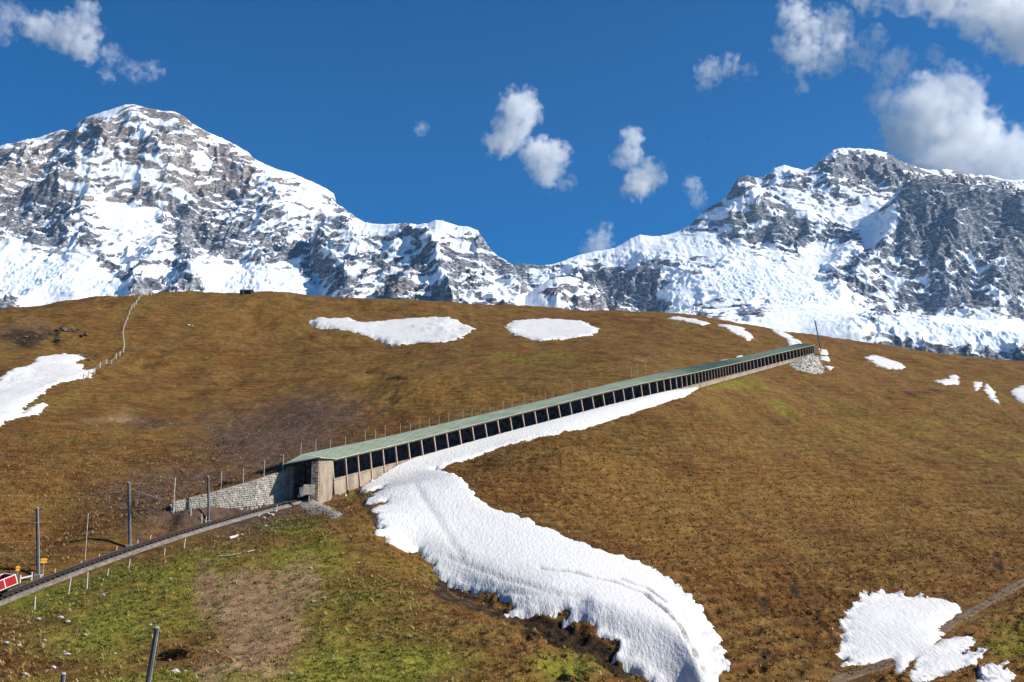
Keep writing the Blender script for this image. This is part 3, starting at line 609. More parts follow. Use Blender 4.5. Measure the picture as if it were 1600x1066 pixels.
# front ridge of the right massif, from the pass over the snow crest to the dark buttress
massif('mountain_buttress', [
 [(770,440,5300),(795,418,5300),(805,412,5300),(830,413,5300),(850,415,5300),(868,412,5300),(880,408,5300),(900,400,5300),(930,393,5300),(960,388,5300),(975,380,5300),(985,373,5300),(1000,367,5300),(1015,369,5300),(1030,369,5300),(1050,365,5300),(1065,359,5300),(1080,350,5300),(1095,334,5300),(1110,323,5300),(1125,315,5300),(1138,304,5300),(1147,288,5300),(1153,279,5300),(1165,275,5300),(1178,276,5290),(1186,290,5280),(1200,305,5260),(1220,316,5240),(1240,328,5220),(1262,327,5200),(1280,340,5190),(1292,347,5180),(1310,348,5170),(1330,346,5150),(1350,339,5120),(1372,328,5080),(1388,314,5040),(1400,301,5000),(1412,290,4980),(1424,281,4960),(1440,279,4950),(1460,282,4940),(1480,286,4930),(1500,287,4920),(1520,289,4910),(1535,288,4900),(1550,291,4900),(1570,296,4890),(1600,308,4880),(1640,320,4860),(1700,345,4850)],
 [(770,460,5150),(860,425,5200),(960,405,5200),(1040,385,5170),(1110,375,5120),(1180,380,5080),(1260,375,5080),(1310,372,5080),(1370,360,4960),(1400,340,4930),(1480,330,4880),(1600,345,4830),(1700,380,4800)],
 [(770,480,4900),(860,445,5100),(900,430,5150),(960,420,5150),(1000,412,5090),(1060,405,5000),(1180,405,4900),(1280,410,4860),(1340,420,4760),(1400,410,4740),(1480,400,4730),(1600,410,4700),(1700,430,4700)],
 [(770,510,4500),(900,490,4800),(1000,486,4800),(1050,480,4560),(1180,465,4400),(1280,468,4380),(1330,475,4420),(1400,485,4480),(1500,490,4480),(1600,500,4460),(1700,505,4460)],
 [(770,560,4200),(1000,540,4300),(1200,520,4000),(1400,525,4200),(1600,540,4200),(1700,545,4200)]],
 680, 300, 401, amp=.6, lean=1.0, warmfn=lambda u, v: .12 + .35 * sstep(1060, 1120, u) * sstep(1240, 1200, u) * sstep(380, 340, v), skyamp=6,
 spurs=[([(1153,282),(1190,330),(1215,375)], 55, 16), ([(1125,318),(1160,370)], 35, 14), ([(1250,330),(1290,350),(1250,385)], 45, 14), ([(1405,300),(1395,350),(1385,400),(1345,430)], 60, 14), ([(1530,290),(1500,360),(1470,430),(1490,470)], 55, 22), ([(1600,330),(1570,420),(1560,480)], 60, 26), ([(1330,395),(1300,430),(1320,465)], 40, 18)])
# sunlit rock knob below the pass
massif('mountain_knob', [
 [(795,486,3700),(812,470,3700),(828,457,3700),(842,447,3700),(856,438,3700),(872,433,3700),(890,432,3700),(905,436,3700),(918,443,3700),(930,450,3700),(940,459,3700),(947,472,3700),(953,490,3700),(960,515,3700)],
 [(795,500,3600),(870,465,3560),(940,480,3580),(960,530,3600)], [(795,540,3450),(960,560,3450)], [(795,620,3350),(960,620,3350)]],
 150, 100, 503, amp=.15, back=(200, 1.2), warmfn=lambda u, v: .55 + 0 * u, skyamp=3, bias=-.08)
# glacier tongue with ice cliffs over rock walls at the lower right
massif('glacier_front', [
 [(1010,500,4100),(1060,487,4100),(1150,480,4100),(1250,476,4100),(1330,480,4080),(1400,489,4050),(1450,493,4000),(1500,497,4000),(1560,503,4000),(1600,506,4000),(1700,514,4000)],
 [(1010,510,3700),(1150,495,3700),(1250,490,3700),(1330,491,3600),(1400,498,3560),(1450,503,3540),(1500,509,3520),(1560,516,3500),(1600,520,3500),(1700,530,3500)],
 [(1010,530,3480),(1250,520,3480),(1330,501,3470),(1400,513,3460),(1450,527,3450),(1480,530,3445),(1500,528,3440),(1560,540,3430),(1600,546,3430),(1700,552,3430)],
 [(1010,560,3400),(1250,545,3400),(1330,518,3400),(1400,532,3420),(1450,540,3420),(1500,542,3410),(1560,552,3400),(1600,556,3400),(1700,562,3400)],
 [(1010,620,3330),(1250,600,3330),(1330,580,3350),(1400,580,3370),(1500,590,3370),(1600,600,3360),(1700,610,3360)]],
 480, 130, 607, amp=.22, back=(300, .8), warmfn=lambda u, v: .25 + 0 * u, skyamp=3)
# ------------------------------------------------------------------ snow patches
SN = NT('old_snow')
s1 = SN.noise(.5, 5, .6); s2 = SN.noise(4.0, 4, .65); s3 = SN.noise(.12, 3, .5)
dz = SN.math('MULTIPLY', SN.ramp(s3, [(.4, 0.0), (.7, 1.0)]), SN.ramp(s2, [(.35, 0.0), (.75, 1.0)]))
sc_ = SN.mix(SN.math('MULTIPLY', dz, .5), (.63, .62, .60), (.47, .43, .38))
sc_ = SN.mix(SN.ramp(SN.noise(5, 3, .6), [(.60, 0.0), (.70, .45)]), sc_, (.45, .41, .36))
s4 = SN.noise(1.6, 3, .6, stretch=(2.2, .7, 1)); SN.bump(SN.math('ADD', SN.math('MULTIPLY', s1, .5), SN.math('ADD', SN.math('MULTIPLY', s2, .5), s4)), .42, .3)
sc_ = SN.mix(SN.math('MULTIPLY', SN.attr('grime').outputs['Fac'], SN.ramp(s2, [(.3, .35), (.6, .95)])), sc_, (.22, .19, .16))
snow_mat = SN.fin(sc_, .7, .2)
def snow_patch(label, px, step, thick=.5, ragged=.8, drift=False, name='snow_patch', group='snow patches on the hill'):
    g = ground(px)[:, :2]; lo = g.min(0) - 1.5; hi = g.max(0) + 1.5
    xs = np.arange(lo[0], hi[0], step); ys = np.arange(lo[1], hi[1], step * 1.3); X, Y = np.meshgrid(xs, ys)
    sd = poly_sd(g, X, Y) + ragged * 1.25 * fbm(X / 2.4, Y / 1.3, 4, 71, .65) + .4 * ragged * fbm(X / 9, Y / 9, 2, 73)
    if drift:
        td, ts, _ = track_sd(X, Y); td = td.reshape(X.shape); ts = ts.reshape(X.shape)
        wd_ = 4.6 * sstep(S0 + 8, S0 + 24, ts) * (1 - .55 * sstep(S0 + 40, S0 + 90, ts)) * sstep(S0 + 104, S0 + 84, ts)
        sd = np.where((td < -2.0) & (td > -8), np.maximum(sd, np.minimum(wd_ - (-td - 2.2), 2.0) + .25 * fbm(X / 3, Y / 3, 3, 77) - .3 * (wd_ < .3)), sd)
    keep = sd > -1.0
    z = np.full(X.shape, -1e3); hz = H(X[keep], Y[keep]); h0 = H(X[keep], Y[keep], False)
    s = sd[keep]; t = thick * (1 - np.exp(-np.clip(s, 0, None) / (thick * 1.6)))
    zz = hz * (1 - sstep(0, 2.5, s) * .8) + (h0 + .12) * sstep(0, 2.5, s) * .8 + t + np.where(s < 0, s * .8, 0) + .02
    xk, yk = X[keep], Y[keep]
    zz += sstep(0, 1.5, s) * (.03 * ridged(xk / .6, yk / 1.3, 2, 79) * (1 + 1.5 * fbm(xk / 6, yk / 6, 2, 80)) + .08 * fbm(xk / 3, yk / 3, 3, 83))
    zz = np.where(s > .5, np.maximum(zz, hz + .10), zz)
    gk = np.zeros(len(xk))
    if drift:
        td, ts, rz = track_sd(xk, yk); front = -td - 2.2
        k = sstep(S0 + 4, S0 + 20, ts) * sstep(S0 + 104, S0 + 80, ts); wq = 4.6 * (1 - .55 * sstep(S0 + 40, S0 + 90, ts))
        bank = (rz + 1.7 - h0) * k * np.clip(1 - front / wq, 0, 1) ** 1.2
        bb = h0 + bank; zz = np.where((front > -.2) & (s > 0), .5 * (zz + bb + np.sqrt((zz - bb) ** 2 + .5)) - .12, zz)
        # melt channel under the lower snow field
        u, v = proj(xk, yk, zz)
        ch = line_mask([(905,968),(960,968),(1010,985),(1050,1015),(1080,1060),(1095,1100)], u, v, 1.0)
        d_ = np.sqrt(-np.log(np.maximum(ch, 1e-300)))
        step_ = line_mask([(930,950),(985,962),(1030,975),(1065,1000),(1085,1035),(1100,1080)], u, v, 16)
        zz += .55 * step_
        cut = line_mask([(930,990),(980,1000),(1020,1020),(1050,1060),(1060,1090)], u, v, 26); zz -= .35 * cut * sstep(-.1, 1, s)
        for pl, w_, dp in (([(842,886),(900,893),(960,908),(1005,925),(1042,955),(1062,985),(1080,1020),(1100,1060)], 1.5, .45), ([(968,902),(1010,917),(1040,940)], 1.2, .35), ([(700,870),(790,905),(870,925)], 3, .16), ([(650,760),(690,820),(720,870)], 6, .12), ([(722,905),(800,925),(900,930)], 2.5, .14)):
            lm = line_mask(pl, u + 3 * fbm(xk / 2, yk / 2, 2, 85), v + 2 * fbm(xk / 2, yk / 2, 2, 86), w_); zz -= dp * lm; gk = np.maximum(gk, lm * min(1.0, dp * 2.2))
        zz = np.where(s > .6, np.maximum(zz, hz + .06), zz)
        zz = np.where(td > -2.12, -1e3, zz)
    gr_ = np.zeros(X.shape); gr_[keep] = gk
    z[keep] = zz; ok = z > -500
    q = ok[:-1, :-1] & ok[1:, :-1] & ok[:-1, 1:] & ok[1:, 1:]
    f = grid_faces(*X.shape, keep=q); used, inv = np.unique(f, return_inverse=True)
    V_ = np.stack([X, Y, z], -1).reshape(-1, 3)[used]; c0 = V_.mean(0)
    me = mesh_np(name, V_ - c0, inv.reshape(-1, 4)); set_attr(me, 'grime', 'FLOAT', gr_.ravel()[used])
    return link(name, me, snow_mat, None, label, 'snow patch', group, None, tuple(c0))
snow_patch('long white snow field winding from the green-roofed gallery down the gully', MAIN, .22, .30, .7, True, name='snow_field')
snow_patch('wide white snow patch high on the brown hill, left of the oval one', [(484,500),(500,495),(530,496),(550,495),(556,502),(570,503),(600,499),(640,497),(665,499),(700,501),(715,505),(735,512),(742,518),(730,526),(715,535),(690,540),(650,537),(625,540),(610,537),(595,531),(560,524),(530,515),(505,510),(490,507)], .4, .4, 1.9)
snow_patch('oval white snow patch near the crest, right of the wide one', [(790,512),(800,503),(830,499),(870,499),(905,502),(930,512),(938,516),(925,525),(900,529),(870,531),(845,534),(820,529),(800,523)], .4, .4, 1.9)
snow_patch('large ragged snow patch below dark rocks at the left edge beside the fence', [(-60,630),(0,600),(20,585),(48,572),(60,560),(80,555),(100,549),(105,553),(133,550),(130,560),(112,570),(132,572),(128,580),(150,581),(140,588),(110,596),(90,602),(60,620),(40,632),(30,645),(65,630),(72,633),(55,645),(20,655),(0,665),(-60,690)], .3, .35, 1.1)
snow_patch('jagged snow patch across the dirt path in the lower right', JAG, .16, .22, .4)
snow_patch('small snow patch cut by the bottom right corner of the view', [(1530,1058),(1560,1046),(1578,1043),(1562,1051),(1588,1060),(1580,1066),(1560,1090),(1520,1078)], .18, .3, .4)
snow_patch('streaky snow patch on the right slope nearest the end of the gallery mast', [(1350,560),(1365,557),(1385,562),(1405,567),(1412,575),(1400,578),(1385,575),(1370,571)], .3, .3, 2.4)
snow_patch('small forked snow patch on the right slope, left of two narrow streaks', [(1462,598),(1480,594),(1494,586),(1499,600),(1490,604),(1475,604)], .3, .3, 1.8)
snow_patch('short upright snow streak on the right slope, left of the long slanting streak', [(1520,597),(1535,596),(1530,608),(1525,613)], .3, .25, 1.2)
snow_patch('narrow slanting snow streak on the right slope beside the edge patch', [(1540,598),(1552,610),(1561,630),(1551,626),(1537,611)], .3, .25, 1.2)
snow_patch('snow patch cut by the right edge of the view, halfway up the slope', [(1577,612),(1600,602),(1650,598),(1650,645),(1600,633),(1590,625)], .35, .4, .6)
snow_patch('thin snow strip just under the crest, leftmost of three right of the middle', [(1040,497),(1060,496),(1085,499),(1108,505),(1098,509),(1075,503)], .35, .3, 1.4)
snow_patch('slanting oval snow patch under the crest, middle one of three', [(1120,507),(1140,508),(1160,513),(1176,525),(1170,530),(1150,523),(1130,513)], .35, .3, 1.4)
snow_patch('broken snow strip reaching down to the far gallery roof', [(1206,516),(1222,519),(1240,527),(1230,529),(1250,534),(1253,541),(1236,543),(1230,532),(1215,525)], .4, .4, .6)
snow_patch('small snow patch at the upper end of the gallery, topmost of three', [(1280,546),(1292,547),(1294,553),(1282,554)], .3, .3, .4)
snow_patch('small snow patch above the stone heap, middle one of three', [(1281,557),(1295,558),(1297,566),(1284,564)], .3, .3, .4)
snow_patch('tiny snow patch right of the stone heap, lowest of three', [(1288,574),(1303,577),(1298,582)], .3, .3, .4)
snow_patch('thin snow sliver behind the gallery roof, left one of two', [(1124,566),(1128,562.5),(1147,560.5),(1146,565)], .3, .35, .3)
snow_patch('thin snow sliver behind the gallery roof, right one of two', [(1150,561),(1152,557.5),(1161,556),(1160,560)], .3, .35, .3)
# ------------------------------------------------------------------ avalanche gallery over the railway
def plaster(name, col, scale=.8):
    t = NT(name); a = t.noise(scale, 6, .65); b = t.noise(scale * 1.1, 5, .65, stretch=(1, 1, .45))
    c = t.mix(.6, t.ramp(a, [(.25, tuple(q * .6 for q in col)), (.6, col), (.85, tuple(min(1, q * 1.25) for q in col))]), t.ramp(b, [(.38, tuple(q * .42 for q in col)), (.6, tuple(q * 1.1 for q in col))]))
    t.bump(a, .4, .05); return t.fin(c, .9, .15)
concrete_mat = plaster('weathered_concrete', (.37, .30, .22)); stone_mat = simple('rubble_stone', (.40, .365, .31), .9, .45, 1.6, .15, 0, .7)
darkstone_mat = simple('shaded_stone', (.085, .09, .10), .9, .8, 1.4, .2, 0, .6); mortar_mat = simple('mortar', (.36, .325, .28), .95, .4, 3)  # darkstone: shade inside the bays put into a near-black stone colour
timber_mat = simple('pinkish_timber', (.47, .33, .25), .8, .25, 1.0); foot_mat = simple('tarred_foot', (.02, .022, .024), .8, .3)
G_ = NT('green_sheet_roof'); ga = G_.noise(.35, 5, .6); gb = G_.noise(3.5, 3, .6)
gc = G_.ramp(ga, [(.3, (.32, .36, .24)), (.55, (.43, .465, .325)), (.8, (.49, .52, .38))]); gc = G_.mix(.12, gc, G_.ramp(gb, [(.4, (.1, .16, .12)), (.6, (.35, .42, .36))]))
roof_mat = G_.fin(gc, .7, .2)
base0 = EAVE[0] - np.array([0, 0, RAILDROP])
gal = thing('avalanche_gallery', 'long green-roofed railway avalanche gallery with open bays climbing the brown hill', 'gallery', base0)
RP = np.array([0, 0, .62])                                    # roof rises towards the hill
E_ = EAVE; Bk = EAVE + BACK * WID + RP
for i in range(NB - 1):
    m = MB(); th = Vector((0, 0, .09))
    f0, f1 = Vector(E_[i] - BACK[i] * .45 - RP * .11), Vector(E_[i + 1] - BACK[i + 1] * .45 - RP * .11); b0, b1 = Vector(Bk[i] + BACK[i] * .25), Vector(Bk[i + 1] + BACK[i + 1] * .25)
    l_ = Vector((0, 0, .10)); e_ = (f1 - f0).normalized() * .006
    f0, b0, f1, b1 = f0 + l_ + e_, b0 + l_ + e_, f1 + l_ - e_, b1 + l_ - e_
    m.hexa((f0, f1, b1, b0, f0 + th, f1 + th, b1 + th, b0 + th))
    for k in range(4):
        t = (k + .5) / 4; a = f0.lerp(f1, t) + th; b = b0.lerp(b1, t) + th; m.bar(a, b, .05, .09)
    m.build('roof_panel', roof_mat, gal)
    m = MB(); a, b = Vector(E_[i]), Vector(E_[i + 1]); d = (b - a).normalized() * .07
    m.bar(a + d - Vector((0, 0, .10)), b - d - Vector((0, 0, .10)), .16, .20); m.build('eave_beam', timber_mat, gal)
OPEN = 2.35
for i in range(NB):
    top = Vector(E_[i]) + Vector((0, 0, .02)); up = Vector(UPV[i]); full = 1 <= i <= 8; L = OPEN + (1.75 if full else .02)
    out = Vector(-BACK[i]) * (.09 if full else 0)
    m = MB(); c = top - up * (L / 2) + out; m.box(c, Vector(TAN[i]) * .075, Vector(BACK[i]) * .09, up * (L / 2)); po = m.build('post', timber_mat, gal)
    if full:
        fl = .5; m = MB(); c = top - up * (L + fl / 2) + out; m.box(c, Vector(TAN[i]) * .11, Vector(BACK[i]) * .11, up * (fl / 2)); m.build('post_foot', foot_mat, po)
# parapet wall below the openings, hill-side wall and floor-level back wall
def strip(path, off, z0, z1, thick, name, mat, jitter=0):
    m = MB()
    n = len(path)
    for i in range(n):
        b = Vector(BACK[i]); q = Vector(path[i])
        ztop = q - Vector(UPV[i]) * z0 + b * off; zbot = q - Vector(UPV[i]) * z1 + b * off
        m.v += [ztop, zbot, zbot + b * thick, ztop + b * thick]
    for i in range(n - 1):
        a = i * 4; c = a + 4
        for k in range(4): m.f.append((a + k, a + (k + 1) % 4, c + (k + 1) % 4, c + k))
    m.f += [(0, 3, 2, 1), tuple((n - 1) * 4 + k for k in range(4))]
    return m.build(name, mat, gal)
strip(E_, -.02, OPEN, RAILDROP + 1.2, .26, 'front_wall', concrete_mat)
strip(E_, -.10, OPEN - .02, OPEN + .12, .44, 'wall_coping', concrete_mat)
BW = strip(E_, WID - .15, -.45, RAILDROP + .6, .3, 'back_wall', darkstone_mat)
m = MB()                                                        # rough stones of the hill-side wall seen in the bays
for i in range(NB - 1):
    for k in range(26):
        t = random.random(); h = random.uniform(.5, RAILDROP - .2)
        q = Vector(E_[i]).lerp(Vector(E_[i + 1]), t) + Vector(BACK[i]) * (WID - .17) - Vector((0, 0, h)); m.rock(q, random.uniform(.16, .42), i * 50 + k, (1, .5, .7))
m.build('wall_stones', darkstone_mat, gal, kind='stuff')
for i in range(0, NB, 2):                                       # roof trusses inside
    m = MB(); a = Vector(E_[i] + BACK[i] * .1) - Vector((0, 0, .12)); b = Vector(Bk[i] - BACK[i] * .1) - Vector((0, 0, .14)); m.bar(a, b, .14, .18); m.build('rafter', timber_mat, gal)
# portal: flared end with stone pillars
Qf, Qb = Vector(E_[0]), Vector(Bk[0]); Bp = Vector(P(496, 717.5, 117.6)); Ap = Vector(P(447, 728, 119.4))
th = Vector((0, 0, .09)); l_ = Vector((0, 0, .12)); ob = Vector((0, -.45, 0))
m = MB(); fo = Vector(-BACK[0]) * .4
m.hexa((Bp + fo + ob + l_, Qf + fo + l_, Qb + l_ + Vector(BACK[0]) * .25, Ap - fo * .6 + ob + l_, Bp + fo + ob + l_ + th, Qf + fo + l_ + th, Qb + l_ + th + Vector(BACK[0]) * .25, Ap - fo * .6 + ob + l_ + th))
for k in range(5):
    t = (k + .4) / 5; m.bar((Bp + fo + ob).lerp(Qf + fo, t) + l_ + th, (Ap - fo * .6 + ob).lerp(Qb, t) + l_ + th, .05, .09)
m.build('portal_roof', roof_mat, gal)
m = MB(); m.bar(Bp + ob * .6 - Vector((0, 0, .02)), Ap + ob * .6 - Vector((0, 0, .02)), .22, .26); m.build('lintel', foot_mat, gal)
gz = float(H(np.array([Bp.x]), np.array([Bp.y]), False)[0])
def pillar(top, zb, wx, wy, mat, name):
    """coursed stone pillar, blocks of uneven depth joined in one part"""
    ex = Vector((wx, 0, 0)); root = MB(); z = zb; k = 0
    while z < top.z - .02:
        h = min(random.uniform(.30, .42), top.z - z); n = 2
        for j in range(n):
            w = random.uniform(.42, .58) if j == 0 else 1 - w
            cx = top.x - wx / 2 + (w / 2 if j == 0 else 1 - w / 2) * wx; g = random.uniform(0, .05)
            root.box((cx, top.y + wy / 2 - g / 2, z + h / 2), (w * wx / 2 - .015, 0, 0), (0, wy / 2 + g / 2, 0), (0, 0, h / 2 - .015))
        z += h; k += 1
    o = root.build(name, mat, gal, .02)
    return o
pillar(Bp + Vector((-.25, .1, 0)), gz - .5, .9, 1.0, simple('portal_stone_warm', (.40, .30, .22), .9, .35, 1.2, .15, 0, .4), 'portal_pillar')
pillar(Ap + Vector((.42, .1, 0)), gz - .5, .95, 1.0, simple('portal_stone_grey', (.22, .20, .18), .9, .35, 1.2, .15, 0, .4), 'portal_pillar')
m = MB(); a = Bp + Vector((.12, .6, 0)); b = Qf + Vector((.02, 0, 0)); zb = base0[2] - 1.2; nn = Vector((b.y - a.y, -(b.x - a.x), 0)).normalized() * .12
m.hexa((Vector((a.x, a.y, zb)) + nn, Vector((b.x, b.y, zb)) + nn, Vector((b.x, b.y, zb)) - nn, Vector((a.x, a.y, zb)) - nn, a + nn, b + nn, b - nn, a - nn)); m.build('side_wall', concrete_mat, gal)
m = MB(); a = Ap + Vector((.1, .6, 0)); b = Qb; nn = Vector((b.y - a.y, -(b.x - a.x), 0)).normalized() * .15
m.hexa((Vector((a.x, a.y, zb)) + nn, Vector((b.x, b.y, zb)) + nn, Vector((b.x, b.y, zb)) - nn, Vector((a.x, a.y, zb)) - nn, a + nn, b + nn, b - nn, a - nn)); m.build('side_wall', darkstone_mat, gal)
# upper end frame, and a wall added to keep the last bays dark
m = MB(); a = Vector(E_[-1]); b = Vector(Bk[-1]); t = Vector(TAN[-1]) * .15
m.bar(a + t + Vector((0, 0, .3)), a + t - Vector((0, 0, RAILDROP + .6)), .3, .5); m.build('end_post', simple('grey_green_steel', (.25, .32, .29), .6), gal)
m = MB(); m.bar(b + t + Vector((0, 0, .1)), b + t - Vector((0, 0, RAILDROP + 1)), .3, .5); m.build('end_post', concrete_mat, gal)
m = MB(); a = Vector(E_[-1] + TAN[-1] * .45); b = Vector(Bk[-1] + TAN[-1] * .45); lo = Vector((0, 0, -RAILDROP - 1)); tk = Vector(TAN[-1]) * .12
m.hexa((a + lo - tk, b + lo - tk, b + lo + tk, a + lo + tk, a - tk + Vector((0, 0, .05)), b - tk + Vector((0, 0, .05)), b + tk + Vector((0, 0, .05)), a + tk + Vector((0, 0, .05)))); m.build('added_end_wall', darkstone_mat, gal)  # added wall, hides the lit hillside beyond the open end
adopt(gal)
# board on a post beside the portal
q = P(483, 765, 116.2); bw = thing('board_on_post', 'pale slatted board on a short post in front of the dark portal', 'board', (q[0], q[1], q[2] - 1.0))
board_mat = simple('pale_board', (.42, .36, .27), .9, .4, 2.0)
for k in range(5):
    m = MB(); m.box((q[0], q[1], q[2] - .46 + k * .23), (.62, .18, 0), (-.01, .03, 0), (0, 0, .105)); m.build('slat', board_mat, bw)
m = MB(); m.bar((q[0], q[1] + .08, q[2] + .4), (q[0], q[1] + .08, q[2] - 1.4), .12); m.build('post', timber_mat, bw); adopt(bw)

# ------------------------------------------------------------------ retaining walls beside the portal
def stone_wall(label, base, top, name, course=.24, tops=True):
    base = [Vector(b) for b in base]; top = [Vector(t) for t in top]
    o = thing(name, label, 'wall', tuple(base[0])); core = MB(); n = len(base); st = MB()
    for i in range(n - 1):
        a, b = base[i], base[i + 1]; d = (b - a); d.z = 0; nb = Vector((d.y, -d.x, 0)).normalized()
        if nb.y < 0: nb = -nb
        lo = Vector((0, 0, -1.0))
        core.hexa((a + lo, b + lo, b + lo + nb * .5, a + lo + nb * .5, top[i] - Vector((0, 0, .08)), top[i + 1] - Vector((0, 0, .08)), top[i + 1] + nb * .5 - Vector((0, 0, .08)), top[i] + nb * .5 - Vector((0, 0, .08))))
        L = d.length; h = -.5; 
        while h < 4.5:
            x = random.uniform(-.3, 0)
            while x < L:
                w = random.uniform(.16, .52); t = min(max((x + w / 2) / L, 0), 1); zb = a.z + (b.z - a.z) * t; zt = top[i].z + (top[i + 1].z - top[i].z) * t
                z = zb + h
                if z + course * .5 < zt and x + w > 0 and x < L - .1:
                    c = a.lerp(b, t); c.z = z + course / 2; dd = d.normalized()
                    st.box(c - nb * random.uniform(.0, .06), dd * (w / 2 - .008) + Vector((0, 0, random.uniform(-.03, .03))), nb * .07, Vector((0, 0, min(course / 2 * random.uniform(.8, 1.05) - .006, max(.05, (zt - z) / 2 - .01)))) )
                x += w
            h += course
    core.build('wall_core', mortar_mat, o); so = st.build('stone_facing', stone_mat, o, .025, kind='stuff')
    if tops:
        for i in range(n - 1):
            m = MB(); d = base[i + 1] - base[i]; nb = Vector((d.y, -d.x, 0)).normalized(); nb = -nb if nb.y < 0 else nb
            m.bar(top[i] + nb * .22, top[i + 1] + nb * .22, .66, .16); m.build('coping', concrete_mat, o)
    adopt(o); return o
stone_wall('long pale stone retaining wall left of the gallery portal', RW, RWT, 'retaining_wall')
stone_wall('short low concrete wall just above the retaining wall beside the portal', [P(446, 749, 121.3), P(402, 758, 119.4)], [P(446, 740, 121.3), P(402, 749, 119.4)], 'low_wall')

# ------------------------------------------------------------------ track
ballast_mat = simple('ballast', (.22, .185, .15), .95, .5, 3.0, .1, 0, .7)
rust_mat = simple('rusty_steel', (.055, .04, .032), .6, .4, 2.0, .4, .5); sleeper_mat = simple('steel_sleeper', (.045, .035, .03), .8, .4, 2)
def offs(i, d, dz):
    t = TRK[min(i + 1, len(TRK) - 1)] - TRK[max(i - 1, 0)]; n = np.array([-t[1], t[0], 0]) / math.hypot(t[0], t[1]); return Vector(TRK[i] + n * d + np.array([0, 0, dz]))
N_ = len(TRK); m = MB(); prof = [(-2.0, -.62), (-1.4, -.16), (-1.2, -.12), (1.2, -.12), (1.75, -.16), (2.6, -.6)]
gal_i = [(S_PORTAL - 2) < _s[i] < (S_END + 1) for i in range(N_)]
for i in range(N_):
    for d, z in prof: m.v.append(offs(i, d * (.72 if gal_i[i] else 1) + (0 if gal_i[i] else .12 * math.sin(i * 1.7) * (abs(d) > 2)), z))
for i in range(N_ - 1):
    for k in range(5): m.f.append((i * 6 + k, i * 6 + k + 1, (i + 1) * 6 + k + 1, (i + 1) * 6 + k))
bl = m.build('ballast_bed', ballast_mat, kind='structure')
trk = thing('railway_track', 'single rack railway track climbing from the lower left into the gallery', 'railway track', tuple(TRK[0]))
for d, w, h, nm in ((-.5, .08, .16, 'rail'), (.5, .08, .16, 'rail'), (0, .10, .14, 'rack_rail')):
    m = MB()
    for i in range(N_):
        for a, b in ((-w, -h), (w, -h), (w, h * .3), (-w, h * .3)): m.v.append(offs(i, d + a * .7, b * .6 + .02))
    for i in range(N_ - 1):
        for k in range(4): m.f.append((i * 4 + k, i * 4 + (k + 1) % 4, (i + 1) * 4 + (k + 1) % 4, (i + 1) * 4 + k))
    m.build(nm, rust_mat, trk)
m = MB()
for i in range(0, int(S_PORTAL) + 6):
    for h_ in (0, .5):
        q = (offs(i, -.95, -.09).lerp(offs(min(i + 1, N_ - 1), -.95, -.09), h_), offs(i, .95, -.09).lerp(offs(min(i + 1, N_ - 1), .95, -.09), h_)); m.bar(q[0], q[1], .26, .12)
m.build('sleepers', sleeper_mat, trk, kind='stuff'); adopt(trk)
# ------------------------------------------------------------------ masts, fences, wagon and small things
steel_mat = simple('galvanised_steel', (.34, .34, .33), .6, .25, 2.0, .3, 0); dsteel_mat = simple('dark_mast_steel', (.10, .105, .10), .6, .3, 2.0, .25, 0)
wood_mat = simple('grey_wood', (.42, .36, .28), .9, .3, 2.0); pale_mat = simple('bleached_wood', (.58, .53, .45), .9, .2, 2.0)
insul_mat = simple('insulator', (.12, .05, .03), .4, .2); foundation_mat = simple('mast_foundation', (.35, .33, .30), .95, .3, 2)
def hz(x, y): return float(H(np.array([x]), np.array([y]))[0])
def mast(label, base_uv, top_uv, r, arm=None, group='railway masts', short=None, Y=None, mat=None):
    if Y is None: g = ground([base_uv], False)[0]
    else: g = P(base_uv[0], base_uv[1], Y)
    t = P(top_uv[0], top_uv[1], g[1] - (0.0)); g = Vector(g); t = Vector(t)
    o = thing('railway_mast', label, 'mast', tuple(g), group)
    m = MB(); ax = (t - g).normalized(); m.tube([g - ax * .8, t], [r * 1.12, r * .88], 8)
    pl_ = m.build('pole', mat or dsteel_mat, o)
    m = MB(); m.bar(g - ax * .3 + Vector((r * .75, -r * .75, 0)), t + Vector((r * .75, -r * .75, 0)), r * .8, r * .5); m.build('pale_bar', steel_mat, o)  # paler bar running up the right front of the pole
    m = MB(); m.box(g + Vector((0, 0, -.1)), (.35, 0, 0), (0, .35, 0), (0, 0, .25)); m.build('foundation', foundation_mat, o, .03)
    m = MB(); m.tube([t - ax * .01, t + ax * .06], [r * 1.1, r * .7], 8); m.build('cap', steel_mat, pl_)
    if arm:
        e = Vector(P(arm[0], arm[1], g[1] - .6)); a1 = Vector(P(arm[2], arm[3], g[1])); a2 = Vector(P(arm[4], arm[5], g[1]))
        m = MB(); m.tube([a1, e], .035, 6); q1 = m.build('bracket_arm', steel_mat, o); m = MB(); m.tube([a2, e + (e - a2).normalized() * .5], .04, 6); q2 = m.build('bracket_arm', steel_mat, o)
        for w, qa in ((a1, q1), (a2, q2)):
            m = MB(); d = (e - w).normalized(); m.tube([w + d * .25, w + d * .5], .07, 8); m.build('insulator', insul_mat, qa)
    if short:
        a = Vector(P(short[0], short[1], g[1])); b = Vector(P(short[2], short[3], g[1] - .4)); m = MB(); m.tube([a, b], .04, 6); m.build('cross_arm', steel_mat, o)
    adopt(o); return o
mast('grey steel railway mast with a triangular bracket arm, second from the left', (203, 854), (201, 754), .16, arm=(250, 779.5, 203, 765, 204, 784))
mast('dark steel railway mast with a small cross arm beside the red wagon', (60, 900), (58, 794), .17, short=(44, 817.5, 60, 817))
mast('slim railway mast standing in front of the stone retaining wall', (326, 816), (325, 745), .13)
mast('tall leaning mast beyond the upper end of the gallery', (1283, 549), (1273, 501), .16)
